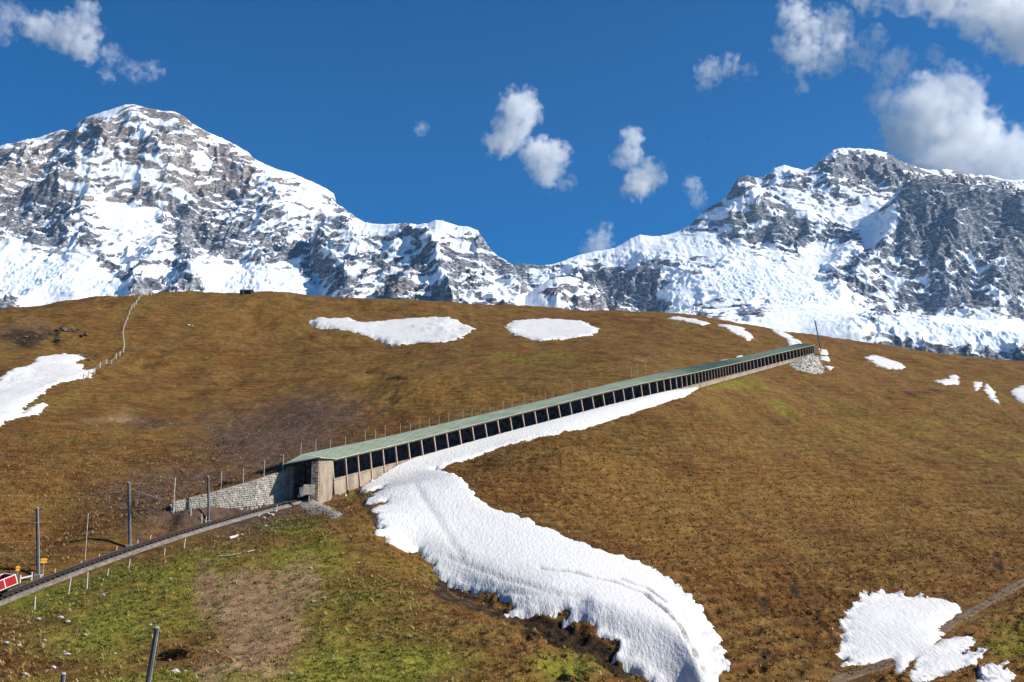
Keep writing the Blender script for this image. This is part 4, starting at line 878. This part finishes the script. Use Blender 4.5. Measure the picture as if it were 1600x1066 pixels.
mast('dark pole cut by the bottom edge below the grassy slope, the taller one', (226, 1100), (245, 981), .13, Y=50.0, mat=dsteel_mat)
mast('dark pole top just showing at the bottom edge, near the lower left corner', (94, 1100), (99, 1053), .11, Y=46.0, mat=dsteel_mat)
def pole(label, uv, h, r=.04):
    g = Vector(ground([uv])[0]); o = thing('thin_pole', label, 'pole', tuple(g)); m = MB(); m.tube([g - Vector((0, 0, .3)), g + Vector((0, 0, h))], r, 6); m.build('pole', pale_mat, o)
    m = MB(); m.tube([g + Vector((0, 0, h)), g + Vector((0, 0, h + .12))], [r * 1.5, r * .8], 6); m.build('cap', pale_mat, o); adopt(o)
pole('thin pale pole on the crest left of the gallery end', (1159, 505.5), 3.2, .06)
pole('thin pole on the brown slope between the two nearest masts', (133, 874), 4.4, .03)
pole('thin pole at the left end of the stone retaining wall', (271, 800), 3.6, .04)
# wire fence behind the gallery
fen = thing('wire_fence', 'row of thin wooden posts along the hill side of the gallery roof', 'fence', tuple(Bk[0]))
tops = []
_pu = [345, 380, 412, 442, 470, 495, 519, 538, 569, 585, 605, 622, 637, 655, 671, 688, 704, 720, 737, 752, 768, 784, 801, 818, 833, 852, 866, 893, 920, 988, 998, 1009]
_bp = np.array([TRK[i] + (np.array(offs(i, 5.2, 0)) - TRK[i]) for i in range(N_)]); _bu, _bv = proj(_bp[:, 0], _bp[:, 1], _bp[:, 2] + 5)
for k, uu in enumerate(_pu):
    i = int(np.argmin(np.abs(_bu - uu))); q = _bp[i]
    if uu < 450:
        g_ = ground([(uu, np.interp(uu, [345, 412, 445], [766, 750, 740]))])[0]; q = g_
    z = hz(q[0], q[1]); h = 2.1 + random.uniform(-.25, .35); b = Vector((q[0], q[1], z - .3)); t = Vector((q[0] + random.uniform(-.06, .06), q[1], z + h))
    m = MB(); m.tube([b, t], [.055, .045], 6); m.build('post', wood_mat, fen); tops.append(t)
for a, b in zip(tops[:-1], tops[1:]):
    for f in (.35, .8):
        if (a - b).length < 12:
            m = MB(); m.tube([a - Vector((0, 0, 2.1 * f)), b - Vector((0, 0, 2.1 * f))], .006, 3); m.build('wire', steel_mat, fen)
adopt(fen)
# pasture fence winding up the left hill
line = np.array([(130,594),(138,589),(147,585),(156,578),(166,573),(174,568),(181,563),(187,558),(193,553),(194,545),(193,538),(192.5,530),(192,523),(193,516),(196,509),(199,502),(202,495),(205,489),(209,483),(213,477),(217,472),(221,468),(225,465),(230,463.5),(236,463.5)])
gp = ground(line); pf = thing('pasture_fence', 'pale wooden pasture fence winding up the left hillside to the crest', 'fence', tuple(gp[0])); pts = []
for q in gp:
    z = hz(q[0], q[1]); b = Vector((q[0], q[1], z)); m = MB(); m.bar(b - Vector((0, 0, .3)), b + Vector((random.uniform(-.08, .08), 0, 1.25)), .17); m.build('post', pale_mat, pf); pts.append(b)
for a, b in zip(pts[:-1], pts[1:]):
    if (a - b).length < 25:
        for h_ in (.5, 1.0):
            m = MB(); m.bar(a + Vector((0, 0, h_)), b + Vector((0, 0, h_)), .02, .03); m.build('rail', pale_mat, pf)
adopt(pf)
# stakes along the track
def stakes(lst, label, group):
    for u, v, h in lst:
        g = Vector(ground([(u, v)])[0]); m = MB(); t = g + Vector((random.uniform(-.02, .14), 0, h * g.y / F)); m.tube([g - Vector((0, 0, .3)), g.lerp(t, .93), t], [.055, .05, .015], 6)
        m.build('wooden_stake', pale_mat, None, 0, g, label=label, cat='stake', group=group)
stakes([(54,954,21),(107,926,22),(136,915,20),(167,900,11),(200,891,17),(256,869,12),(287,858,16),(431,798,9)], 'pale wooden stake in the grass on the downhill side of the track', 'stakes below the track')
stakes([(85,895,6),(125,882,5),(155,871,5),(181,861,7),(214,852,8),(234,844,8),(298,806,12),(315,815,12),(321,817,9)], 'short pale stake on the uphill side of the track', 'stakes above the track')
# red wagon at the left edge
red_mat = simple('red_paint', (.36, .010, .012), .45, .15, 1.2, .4); wht_mat = simple('white_trim', (.75, .73, .70), .6, .1); blk_mat = simple('underframe_black', (.02, .025, .027), .7, .3)
iw = int(np.argmin(np.abs(proj(TRK[:, 0], TRK[:, 1], TRK[:, 2])[0] - 27)))
fw = (TRK[iw] - TRK[iw - 4]); fw = Vector(fw / np.linalg.norm(fw)); sd_ = fw.cross(Vector((0, 0, 1))).normalized(); upw = sd_.cross(fw).normalized()
o_ = Vector(TRK[iw]) + upw * .1
wg = thing('railway_wagon', 'red open freight wagon with white ribs at the left edge on the track', 'wagon', tuple(o_))
def wp(l, s, h): return o_ + fw * l + sd_ * s + upw * h
Lw, Ww = 6.5, 1.05
m = MB(); m.box(wp(-Lw / 2, 0, .62), fw * Lw / 2, sd_ * Ww, upw * .08); m.build('deck', blk_mat, wg)
for s in (-1, 1):
    m = MB(); m.box(wp(-Lw / 2, s * .55, .48), fw * Lw / 2, sd_ * .06, upw * .10); m.build('sole_bar', blk_mat, wg)
    for k in range(6):
        a = -Lw + k * Lw / 6; m = MB(); m.box(wp(a + Lw / 12, s * Ww, 1.10), fw * (Lw / 12 - .05), sd_ * .03, upw * .38); m.build('side_board', red_mat, wg, .01)
    for k in range(7):
        m = MB(); m.box(wp(-Lw + k * Lw / 6, s * (Ww + .012), 1.10), fw * .042, sd_ * .04, upw * .42); m.build('stanchion', wht_mat, wg)
    m = MB(); m.box(wp(-Lw / 2, s * (Ww + .004), 1.53), fw * (Lw / 2 + .04), sd_ * .045, upw * .035); m.build('top_rail', wht_mat, wg)
    m = MB(); m.box(wp(-Lw / 2, s * (Ww + .004), .69), fw * (Lw / 2 + .04), sd_ * .045, upw * .03); m.build('bottom_rail', wht_mat, wg)
for l in (0, -Lw):
    m = MB(); m.box(wp(l, 0, 1.10), fw * .03, sd_ * (Ww - .06), upw * .38); m.build('end_board', red_mat, wg)
    m = MB(); m.box(wp(l, 0, 1.53), fw * .04, sd_ * (Ww - .06), upw * .035); m.build('top_rail', wht_mat, wg)
    m = MB(); m.box(wp(l + (.18 if l == 0 else -.18), 0, .55), fw * .15, sd_ * .12, upw * .09); m.build('coupler', blk_mat, wg)
for l in (-1.1, -Lw + 1.1):
    m = MB(); m.tube([wp(l, -.62, .34), wp(l, .62, .34)], .05, 8); ax_ = m.build('axle', blk_mat, wg)
    for s in (-.5, .5):
        m = MB(); m.tube([wp(l, s - .05, .34), wp(l, s - .02, .34), wp(l, s + .02, .34), wp(l, s + .05, .34)], [.30, .33, .33, .30], 20); m.build('wheel', blk_mat, ax_)
adopt(wg)
# white barrier beam and yellow signposts behind the wagon
a, b = Vector(ground([(31, 911)])[0]), Vector(ground([(49, 907)])[0]); br_ = thing('barrier', 'low white barrier beam beside the track in front of the wagon', 'barrier', tuple(b))
m = MB(); m.bar(a + Vector((0, 0, .42)), b + Vector((0, 0, .42)), .10, .14); m.build('beam', wht_mat, br_)
for q in (a, b): m = MB(); m.bar(q - Vector((0, 0, .2)), q + Vector((0, 0, .75)), .10); m.build('post', wht_mat, br_)
adopt(br_)
yel_mat = simple('yellow_sign_paint', (.72, .36, .02), .5, .1)
def signpost(label, uv, h, w):
    g = Vector(ground([uv])[0]); o = thing('signpost', label, 'signpost', tuple(g)); m = MB(); m.tube([g - Vector((0, 0, .3)), g + Vector((0, 0, h))], .04, 8); m.build('post', steel_mat, o)
    for k in range(2):
        m = MB(); z = h - .18 - k * .24; n = len(m.v); y = -.06
        pr = [(-w * .55, -.10), (w * .45, -.10), (w * .58, 0), (w * .45, .10), (-w * .55, .10)]
        m.v = [g + Vector((x * .8 - .6 * y, x * .6 + y * .8, z + q)) for x, q in pr] + [g + Vector((x * .8 - .6 * (y + .03), x * .6 + (y + .03) * .8, z + q)) for x, q in pr]
        m.f = [(0, 1, 2, 3, 4), (9, 8, 7, 6, 5)] + [(k2, k2 + 5, (k2 + 1) % 5 + 5, (k2 + 1) % 5) for k2 in range(5)]; m.build('sign_board', yel_mat, o)
    adopt(o)
signpost('yellow hiking signpost right behind the mast beside the wagon', (67, 897), 1.55, .55)
signpost('small yellow signpost on the slope above the red wagon', (27, 900), 1.0, .35)
# hut on the crest
g = Vector(ground([(385, 461)])[0]); g.z = hz(g.x, g.y); hut = thing('hut', 'small dark hut sitting alone on the left crest', 'hut', tuple(g))
dkw = simple('dark_timber', (.035, .04, .042), .85, .3, 1.0); gry = simple('grey_roof', (.10, .10, .105), .7, .2)
m = MB(); m.box(g + Vector((0, 0, .35)), (1.7, 0, 0), (0, 1.3, 0), (0, 0, .75)); m.build('wall', dkw, hut)
m = MB(); z = g.z + 1.1; x0, x1, y0, y1 = g.x - 1.95, g.x + 1.95, g.y - 1.55, g.y + 1.55
m.v = [Vector(q) for q in ((x0, y0, z - .1), (x1, y0, z - .1), (x1, g.y, z + .5), (x0, g.y, z + .5), (x0, y1, z - .1), (x1, y1, z - .1), (x0, g.y, z + .32), (x1, g.y, z + .32))]
m.f = [(0, 1, 2, 3), (3, 2, 5, 4), (0, 3, 4, 6), (1, 7, 5, 2), (0, 6, 7, 1), (6, 4, 5, 7)]; m.build('roof', gry, hut)
m = MB(); m.box(g + Vector((-.6, -1.31, .3)), (.35, 0, 0), (0, .03, 0), (0, 0, .65)); m.build('door', wood_mat, hut); adopt(hut)
# gravel heap under the portal and stone heap at the upper end
def heap(name, label, cat, px, height, stones, size, mat, seed):
    g = ground(px)[:, :2]; c0 = g.mean(0); lo = g.min(0) - 1; hi = g.max(0) + 1; st = .28 if size < .2 else .45
    X, Y = np.meshgrid(np.arange(lo[0], hi[0], st), np.arange(lo[1], hi[1], st)); sd = poly_sd(g, X, Y) + .3 * fbm(X / 1.5, Y / 1.5, 3, seed)
    h0 = H(X, Y, False); Z = h0 + np.clip(sd, -.6, None) * .30; Z = np.minimum(Z, h0 + height) + .06 * fbm(X / .5, Y / .5, 2, seed + 1)
    td, ts, rz = track_sd(X, Y); td = td.reshape(X.shape); Z = np.where(np.abs(td) < 2.6, np.minimum(Z, rz.reshape(X.shape) - .35), Z)
    ok = sd > -.5; q = ok[:-1, :-1] & ok[1:, :-1] & ok[:-1, 1:] & ok[1:, 1:]
    f = grid_faces(*X.shape, keep=q); used, inv = np.unique(f, return_inverse=True); V_ = np.stack([X, Y, Z], -1).reshape(-1, 3)[used]
    o = thing(name, label, cat, (c0[0], c0[1], float(V_[:, 2].mean())))
    link('mound', mesh_np('mound', V_, inv.reshape(-1, 4)), mat, o)
    idx = np.argwhere(sd > 0); rr = random.Random(seed); m = MB()
    for k in range(stones):
        i, j = idx[rr.randrange(len(idx))]; m.rock((X[i, j] + rr.uniform(-.2, .2), Y[i, j] + rr.uniform(-.2, .2), Z[i, j]), rr.uniform(.5, 1.3) * size, seed + k)
    m.build('loose_stones', stone_mat if size > .2 else mat, o, kind='stuff'); adopt(o)
heap('gravel_heap', 'grey gravel spill at the foot of the gallery portal', 'gravel heap', [(462,786),(480,779),(502,784),(520,793),(542,806),(536,815),(510,812),(488,803)], .35, 350, .09, simple('grey_gravel', (.30, .265, .22), .95, .5, 4.0, .1, 0, .8), 900)
heap('stone_heap', 'pale heap of broken stones below the upper end of the gallery', 'stone heap', [(1233,572),(1248,563),(1270,557),(1280,558),(1288,570),(1293,580),(1282,586),(1262,587),(1247,583)], 1.0, 520, .26, simple('pale_rubble', (.38, .35, .31), .95, .5, 1.5, .1, 0, .8), 930)
# scattered pale stones, fallen branches, dark shrub
sto = [(95,966,8),(60,969,7),(45,973,5),(10,1006,7),(30,1009,5),(106,972,6),(161,931,6),(200,958,4),(133,993,5),(105,1024,8),(83,1044,7),(38,1054,7),(70,1001,4),(62,985,4),(275,1051,10),(288,1049,5),(180,1022,4),(100,1019,4),(235,977,4),(21,1000,4),(404,807,4),(412,810,5),(418,803,5),(424,806,7),(430,800,6),(415,823,5),(428,831,4),(266,905,4),(490,941,5),(485,889,6),(1062,665,2),(1024,735,3),(1040,731,2),(1140,700,2),(455,1052,4),(520,1030,3),(640,995,3),(700,1021,3),(355,1000,3),(560,880,4),(294,509,5),(300,510,3)]
SLAB = {(95,966): 'largest pale stone near the left edge below the nearest stake', (60,969): 'flat pale stone left of the largest stone near the left edge', (10,1006): 'pale stone at the left edge of the lower grass', (105,1024): 'pale stone in the lower left grass above the short pole top', (83,1044): 'pale stone just left of the short pole top', (38,1054): 'pale stone in the bottom left corner', (275,1051): 'flat pale stone below the dark shrub, the larger of two', (288,1049): 'small pale stone right of the flat one below the shrub', (161,931): 'single pointed pale stone in the grass under the middle of the track', (485,889): 'pale stone at the upper right edge of the bare earth patch', (490,941): 'pale stone on the right edge of the bare earth patch', (424,806): 'largest of the stones beside the track below the portal', (1062,665): 'tiny pale stone on the slope below the middle of the gallery', (1140,700): 'tiny pale stone on the right slope below the far gallery', (294,509): 'small pale stone pair on the upper left hill, the larger', (300,510): 'small pale stone pair on the upper left hill, the smaller', (560,880): 'pale stone left of the snow field on the green spur'}
stp = simple('pale_stone', (.50, .48, .44), .9, .3, 2.0, .15, 0, .4)
for k, (u, v, s) in enumerate(sto):
    g = Vector(ground([(u, v)], True)[0]); r = s * g.y / F * .62; m = MB(); m.rock(g + Vector((0, 0, r * .25)), r, 4000 + k, (1.25, .9, .65))
    lab, grp = ('small pale stone lying in the grass of the lower left slope', 'stones in the left grass') if u < 700 and v > 780 else ('tiny pale stone on the bare brown hillside', 'stones on the hillside')
    lab = SLAB.get((u, v), lab)
    m.build('stone', stp, None, 0, g, label=lab, cat='stone', group=grp)
def branch(label, uvs, r):
    g = [Vector(q) + Vector((0, 0, r + .05)) for q in ground(uvs, True)]; m = MB(); m.tube(g, [r, r * .9] + [r * .6] * (len(g) - 2), 6); m.build('fallen_branch', pale_mat, None, 0, g[0], label=label, cat='branch')
branch('thick bleached log lying on the slope below the track', [(358,844),(366,842),(372,839),(379,838)], .14)
branch('long thin bleached branch lying under the thick log', [(340,871),(356,870),(372,867),(386,864),(398,861)], .05)
g = Vector(ground([(272, 1026)])[0]); sh = thing('shrub', 'low dark brown shrub on the grass beside the taller pole', 'shrub', tuple(g)); twig_mat = simple('dark_twigs', (.028, .017, .010), .9, .4, 3)
m = MB()
for k in range(14):
    a = random.uniform(0, 6.28); d = Vector((math.cos(a) * random.uniform(.3, 1.0), math.sin(a) * random.uniform(.2, .6), random.uniform(.15, .5))); m.tube([g, g + d * .6, g + d + Vector((.1, 0, .05))], [.025, .018, .008], 4)
m.build('branches', twig_mat, sh); m = MB()
for k in range(900):
    a = random.uniform(0, 6.28); rr = math.sqrt(random.random()); c = g + Vector((math.cos(a) * rr * 1.05 + .1, math.sin(a) * rr * .6, random.uniform(0, .42) * (1.1 - rr * rr * .8))); n = len(m.v)
    d1 = Vector((random.uniform(-1, 1), random.uniform(-1, 1), random.uniform(-.5, 1))).normalized() * .07; d2 = d1.cross(Vector((random.random(), random.random(), random.random()))).normalized() * .04
    m.v += [c - d1, c + d2, c + d1, c - d2]; m.f.append((n, n + 1, n + 2, n + 3))
m.build('foliage', twig_mat, sh, kind='stuff'); adopt(sh)
# dark outcrops above the left snow patch
orm = simple('dark_outcrop_rock', (.13, .125, .115), .95, .6, .8, .1, 0, .8)
for lab, lst in (('dark rock outcrop at the left edge above the ragged snow patch', [(5,522,9),(18,528,8),(30,533,7),(12,538,6),(40,527,6),(48,538,5)]), ('dark broken outcrop on the left slope between snow patch and crest', [(62,526,6),(75,520,6),(92,515,7),(104,513,6),(118,517,6),(128,522,5),(85,530,5)]), ('small dark outcrop just right of the ragged snow patch', [(134,556,5),(141,561,5),(128,566,4)])):
    gs = [Vector(q) for q in ground([(a, b) for a, b, c in lst])]; oc_ = thing('rock_outcrop', lab, 'rock outcrop', tuple(gs[0]), 'dark outcrops on the left hill')
    for (a, b, c), q in zip(lst, gs):
        for k in range(5):
            m = MB(); m.rock(q + Vector((random.uniform(-1.4, 1.4), random.uniform(-1, 1), random.uniform(-.4, .05))), c * q.y / F * random.uniform(.35, .8), int(a * 7 + b + k * 13), (1.4, 1, .5)); m.build('boulder', orm, oc_)
    adopt(oc_)
# dirt path at the lower right
pp = ground(PATH, False); path_mat = simple('trodden_earth', (.135, .095, .062), .95, .4, 1.5, .1, 0, .4)
cs = np.r_[0, np.cumsum(np.linalg.norm(np.diff(pp[:, :2], axis=0), axis=1))]; tt = np.arange(0, cs[-1], .2); cx = _sm(np.interp(tt, cs, pp[:, 0]), 6); cy = _sm(np.interp(tt, cs, pp[:, 1]), 6)
tx, ty = np.gradient(cx), np.gradient(cy); ln = np.hypot(tx, ty); w5 = np.linspace(-1, 1, 9)
wv = .6 + .45 * fbm(cx / 5, cy / 5, 2, 95); Xp = cx[:, None] - (ty / ln)[:, None] * w5[None] * wv[:, None]; Yp = cy[:, None] + (tx / ln)[:, None] * w5[None] * wv[:, None]
Zp = H(Xp, Yp, False) + .10 + .05 * fbm(Xp / .9, Yp / .9, 3, 97) - .28 * (np.abs(w5) > .95)[None] - .06 * (1 - np.abs(w5))[None]
link('dirt_path', mesh_np('dirt_path', np.stack([Xp, Yp, Zp], -1), grid_faces(*Xp.shape)), path_mat, kind='structure')
# bird in the sky
q = Vector(P(1106, 217, 500)); m = MB(); m.tube([q + Vector((-.5, 0, 0)), q + Vector((-.2, 0, .02)), q + Vector((.25, 0, .02)), q + Vector((.55, 0, .05))], [.03, .12, .12, .04], 8)
bird = thing('bird', 'tiny dark bird gliding in the blue sky left of the right summit', 'bird', tuple(q)); m.build('body', blk_mat, bird)
for s in (-1, 1):
    m = MB(); m.hexa([q + Vector(t) for t in ((-.15, 0, .0), (.2, 0, .0), (.05, s * .75, .22), (-.2, s * .75, .22), (-.15, 0, .04), (.2, 0, .04), (.05, s * .75, .24), (-.2, s * .75, .24))]); m.build('wing', blk_mat, bird)
adopt(bird)
# ------------------------------------------------------------------ grass tufts on the near slopes
def tuft_mesh():
    m = MB(); r = random.Random(3)
    for k in range(9):
        a = r.uniform(0, 6.28); l = r.uniform(.14, .30); o = Vector((r.uniform(-.07, .07), r.uniform(-.07, .07), -.03)); d = Vector((math.cos(a), math.sin(a), 0)); w = Vector((-d.y, d.x, 0)) * .022
        n = len(m.v); m.v += [o - w, o + w, o + d * l * .45 + Vector((0, 0, l * .75)) + w * .6, o + d * l * .45 + Vector((0, 0, l * .75)) - w * .6, o + d * l * 1.0 + Vector((0, 0, l * .85))]; m.f += [(n, n + 1, n + 2, n + 3), (n + 3, n + 2, n + 4)]
    return m.mesh('grass_tuft')
TF = NT('grass_blades'); ma = TF.attr('mask', 'INSTANCER'); sp_ = TF.new('ShaderNodeSeparateColor'); TF.lk(ma.outputs['Color'], sp_.inputs[0])
oi = TF.new('ShaderNodeObjectInfo'); rn = oi.outputs['Random']
b1 = TF.ramp(rn, [(0, (.13, .055, .015)), (.5, (.28, .14, .04)), (.8, (.40, .235, .08)), (1, (.52, .37, .16))]); g1 = TF.ramp(rn, [(0, (.10, .11, .02)), (.6, (.22, .235, .04)), (1, (.38, .33, .11))])
tuft_mat = TF.fin(TF.mix(TF.ramp(sp_.outputs[0], [(.35, 0.0), (.7, 1.0)]), b1, g1), .9, .1)
for pl in (MAIN, JAG):
    g_ = ground(pl)[:, :2]; bx = (Xg > g_[:, 0].min() - 1) & (Xg < g_[:, 0].max() + 1) & (Yg2 > g_[:, 1].min() - 1) & (Yg2 < g_[:, 1].max() + 1)
    tuft[bx] *= 1 - sstep(-.2, .35, poly_sd(g_, Xg[bx], Yg2[bx]))
set_attr(hill.data, 'tuft', 'FLOAT', tuft)
tm = tuft_mesh(); tm.materials.append(tuft_mat)
gme = bpy.data.meshes.new('grass'); gme.from_pydata([(0, 0, -5)], [], [])
grass = link('grass', gme, None, kind='stuff', label='short brown and green grass tufts covering the near slopes', cat='grass')
tobj = bpy.data.objects.new('grass_tuft', tm)          # not linked: only used as the instanced tuft
ng = bpy.data.node_groups.new('scatter_grass', 'GeometryNodeTree'); ng.interface.new_socket('Geometry', in_out='INPUT', socket_type='NodeSocketGeometry'); ng.interface.new_socket('Geometry', in_out='OUTPUT', socket_type='NodeSocketGeometry')
N = ng.nodes; Lk = ng.links.new; out = N.new('NodeGroupOutput')
i1 = N.new('GeometryNodeObjectInfo'); i1.inputs[0].default_value = hill
ds = N.new('GeometryNodeDistributePointsOnFaces'); Lk(i1.outputs['Geometry'], ds.inputs['Mesh'])
na_ = N.new('GeometryNodeInputNamedAttribute'); na_.data_type = 'FLOAT'; na_.inputs['Name'].default_value = 'tuft'
ml = N.new('ShaderNodeMath'); ml.operation = 'MULTIPLY'; ml.inputs[1].default_value = 6.0; Lk(na_.outputs[0], ml.inputs[0]); Lk(ml.outputs[0], ds.inputs['Density'])
i2 = N.new('GeometryNodeObjectInfo'); i2.inputs[0].default_value = tobj
ip = N.new('GeometryNodeInstanceOnPoints'); Lk(ds.outputs['Points'], ip.inputs['Points']); Lk(i2.outputs['Geometry'], ip.inputs['Instance'])
rv = N.new('FunctionNodeRandomValue'); rv.data_type = 'FLOAT_VECTOR'; rv.inputs[0].default_value = (-.2, -.2, 0); rv.inputs[1].default_value = (.2, .2, 6.28)
e2 = N.new('FunctionNodeEulerToRotation'); Lk(rv.outputs[0], e2.inputs[0]); Lk(e2.outputs[0], ip.inputs['Rotation'])
rs = N.new('FunctionNodeRandomValue'); rs.data_type = 'FLOAT'; rs.inputs[2].default_value = .45; rs.inputs[3].default_value = 1.25; Lk(rs.outputs[1], ip.inputs['Scale'])
Lk(ip.outputs[0], out.inputs[0]); md = grass.modifiers.new('scatter', 'NODES'); md.node_group = ng
# ------------------------------------------------------------------ clouds: real volumes far behind the summits
def cloud(label, blobs_px, Y=9500, dens=.004, nscale=1.0, soft=.40, seed=0, namp=3.0):
    """blobs_px: (u, v, radius in photo pixels, weight)"""
    k = Y / F; cs = [Vector(P(u, v, Y + (r_ - .5) * 1.2 * rad * k)) for (u, v, rad, w), r_ in zip(blobs_px, np.random.default_rng(seed).random(len(blobs_px)))]
    o3 = sum(cs, Vector()) / len(cs); bm = bmesh.new()
    for c, (u, v, rad, w) in zip(cs, blobs_px):
        r = bmesh.ops.create_icosphere(bm, subdivisions=2, radius=rad * k * 1.6); bmesh.ops.translate(bm, verts=r['verts'], vec=c - o3)
    me = bpy.data.meshes.new('cloud'); bm.to_mesh(me); bm.free()
    t = NT('cloud_vapour'); t.n.remove(t.b); v = t.new('ShaderNodeVolumePrincipled'); t.lk(v.outputs[0], t.out.inputs['Volume'])
    v.inputs['Color'].default_value = (1, 1, 1, 1); v.inputs['Anisotropy'].default_value = 0.0
    p = t.coord('Object'); field = None
    wn_ = t.new('ShaderNodeTexNoise'); wn_.inputs['Scale'].default_value = .0045 * nscale; wn_.inputs['Detail'].default_value = 5; wn_.inputs['Roughness'].default_value = .6; t.lk(p, wn_.inputs['Vector'])
    sb = t.new('ShaderNodeVectorMath', operation='SUBTRACT'); t.lk(wn_.outputs['Color'], sb.inputs[0]); sb.inputs[1].default_value = (.5, .5, .5)
    sm_ = t.new('ShaderNodeVectorMath', operation='SCALE'); t.lk(sb.outputs[0], sm_.inputs[0]); sm_.inputs['Scale'].default_value = 300 / nscale
    ad = t.new('ShaderNodeVectorMath', operation='ADD'); t.lk(p, ad.inputs[0]); t.lk(sm_.outputs[0], ad.inputs[1]); pw = ad.outputs[0]
    for c, (u, vv, rad, w) in zip(cs, blobs_px):
        d = t.new('ShaderNodeVectorMath', operation='DISTANCE'); t.lk(pw, d.inputs[0]); d.inputs[1].default_value = tuple(c - o3)
        x = t.math('DIVIDE', d.outputs['Value'], rad * k); f = t.math('MULTIPLY', t.math('SUBTRACT', 1.0, x), w)
        d0 = t.new('ShaderNodeVectorMath', operation='DISTANCE'); t.lk(p, d0.inputs[0]); d0.inputs[1].default_value = tuple(c - o3)
        f = t.math('SUBTRACT', f, t.math('MULTIPLY', t.math('MAXIMUM', t.math('SUBTRACT', t.math('DIVIDE', d0.outputs['Value'], rad * k), 1.15), 0.0), 4.0)); field = f if field is None else t.math('SMOOTH_MAX', field, f, .35)
    nz = t.noise(.0065 * nscale, 8, .66, vec=p); field = t.math('ADD', field, t.math('MULTIPLY', t.math('SUBTRACT', nz, .52), namp))
    dn = t.math('MULTIPLY', t.math('MULTIPLY', field, 1 / soft, clamp=True), dens); t.lk(dn, v.inputs['Density'])
    ob = link('cloud', me, t.m, None, label, 'cloud', 'clouds in the blue sky', None, tuple(o3))
    rm = ob.modifiers.new('union', 'REMESH'); rm.mode = 'VOXEL'; rm.voxel_size = 12 * k
    return ob
cloud('bright double cumulus cloud in the middle of the sky', [(812,172,38,1),(800,205,34,1),(780,222,26,.9),(845,240,34,.9),(870,245,26,.8),(855,272,28,.8),(885,285,16,.4)], dens=0.0067, seed=1, nscale=1.25)
cloud('small upright cumulus cloud right of the middle one', [(988,215,20,.9),(985,240,24,.9),(1012,275,30,1),(995,290,26,.9),(970,248,18,.7)], dens=0.0077, seed=2, nscale=1.60)
cloud('large dense white cloud resting on the right summit ridge', [(1440,180,62,1.1),(1490,150,52,1.1),(1420,215,50,1),(1500,215,70,1.1),(1570,240,48,1),(1540,270,50,1),(1390,185,30,.8),(1600,265,45,1),(1370,160,26,.6),(1465,255,50,1)], dens=0.0051, seed=3)
cloud('torn open cloud above the large one, near the top edge', [(1240,20,30,.8),(1260,50,36,.8),(1300,40,34,.7),(1255,85,34,.8),(1290,95,30,.7),(1310,70,28,.7),(1225,70,22,.6),(1255,135,14,.5)], dens=0.0051, seed=4, namp=3.8, nscale=1.60)
cloud('ragged cloud wisp linking the torn cloud and the large white one', [(1400,100,30,.8),(1385,125,22,.6),(1350,90,24,.4),(1365,60,22,.3),(1460,85,16,.5)], dens=0.0043, seed=5, namp=3.8, nscale=1.80)
cloud('broad pale cloud filling the top right corner of the sky', [(1590,40,60,1),(1545,10,55,.9),(1480,-10,50,.8),(1600,75,35,.9),(1420,-15,40,.6),(1650,30,70,1),(1360,-12,36,.5)], dens=0.0060, seed=6)
cloud('small wispy cloud left of the torn one', [(1108,112,24,.7),(1140,102,22,.7),(1100,132,16,.5),(1170,112,14,.3)], dens=0.0043, seed=7, namp=3.8, nscale=2.00)
cloud('soft cloud in the top left of the sky above the left summit', [(60,42,30,.8),(95,52,32,.9),(130,72,30,.9),(135,20,24,.7),(140,45,24,.7),(110,35,24,.7)], dens=0.0051, seed=8, nscale=1.40)
cloud('faint cloud wisps trailing right of the top left cloud', [(172,85,20,.5),(168,118,15,.6),(215,115,18,.5),(240,110,18,.45),(195,100,16,.25)], dens=0.0030, seed=9, namp=3.8, nscale=2.20)
cloud('faint cloud scrap cut by the left edge of the sky', [(0,40,30,.5),(20,20,22,.4),(-20,20,30,.5)], dens=0.0027, seed=10, namp=3.8, nscale=1.60)
cloud('small cloud puff rising behind the snowy pass', [(935,380,24,.8),(945,360,16,.5),(920,388,16,.6)], dens=0.0043, seed=11, nscale=2.20)
cloud('small pair of cloud puffs left of the right summit', [(1083,290,17,.8),(1092,312,15,.7)], dens=0.0051, seed=12, nscale=2.40)
cloud('tiny cloud scrap alone in the middle left sky', [(658,200,13,.6)], dens=0.0043, seed=13, nscale=2.80)

# ------------------------------------------------------------------ thin mountain air
m = MB(); m.box((0, 0, 1260), (7050, 0, 0), (0, 7050, 0), (0, 0, 1401)); hzm = NT('mountain_air'); hzm.n.remove(hzm.b); hv = hzm.new('ShaderNodeVolumePrincipled'); hzm.lk(hv.outputs[0], hzm.out.inputs['Volume'])
hv.inputs['Color'].default_value = (.40, .66, 1.0, 1); hv.inputs['Density'].default_value = 1.7e-5; hv.inputs['Anisotropy'].default_value = .2
m.build('haze', hzm.m, kind='stuff')
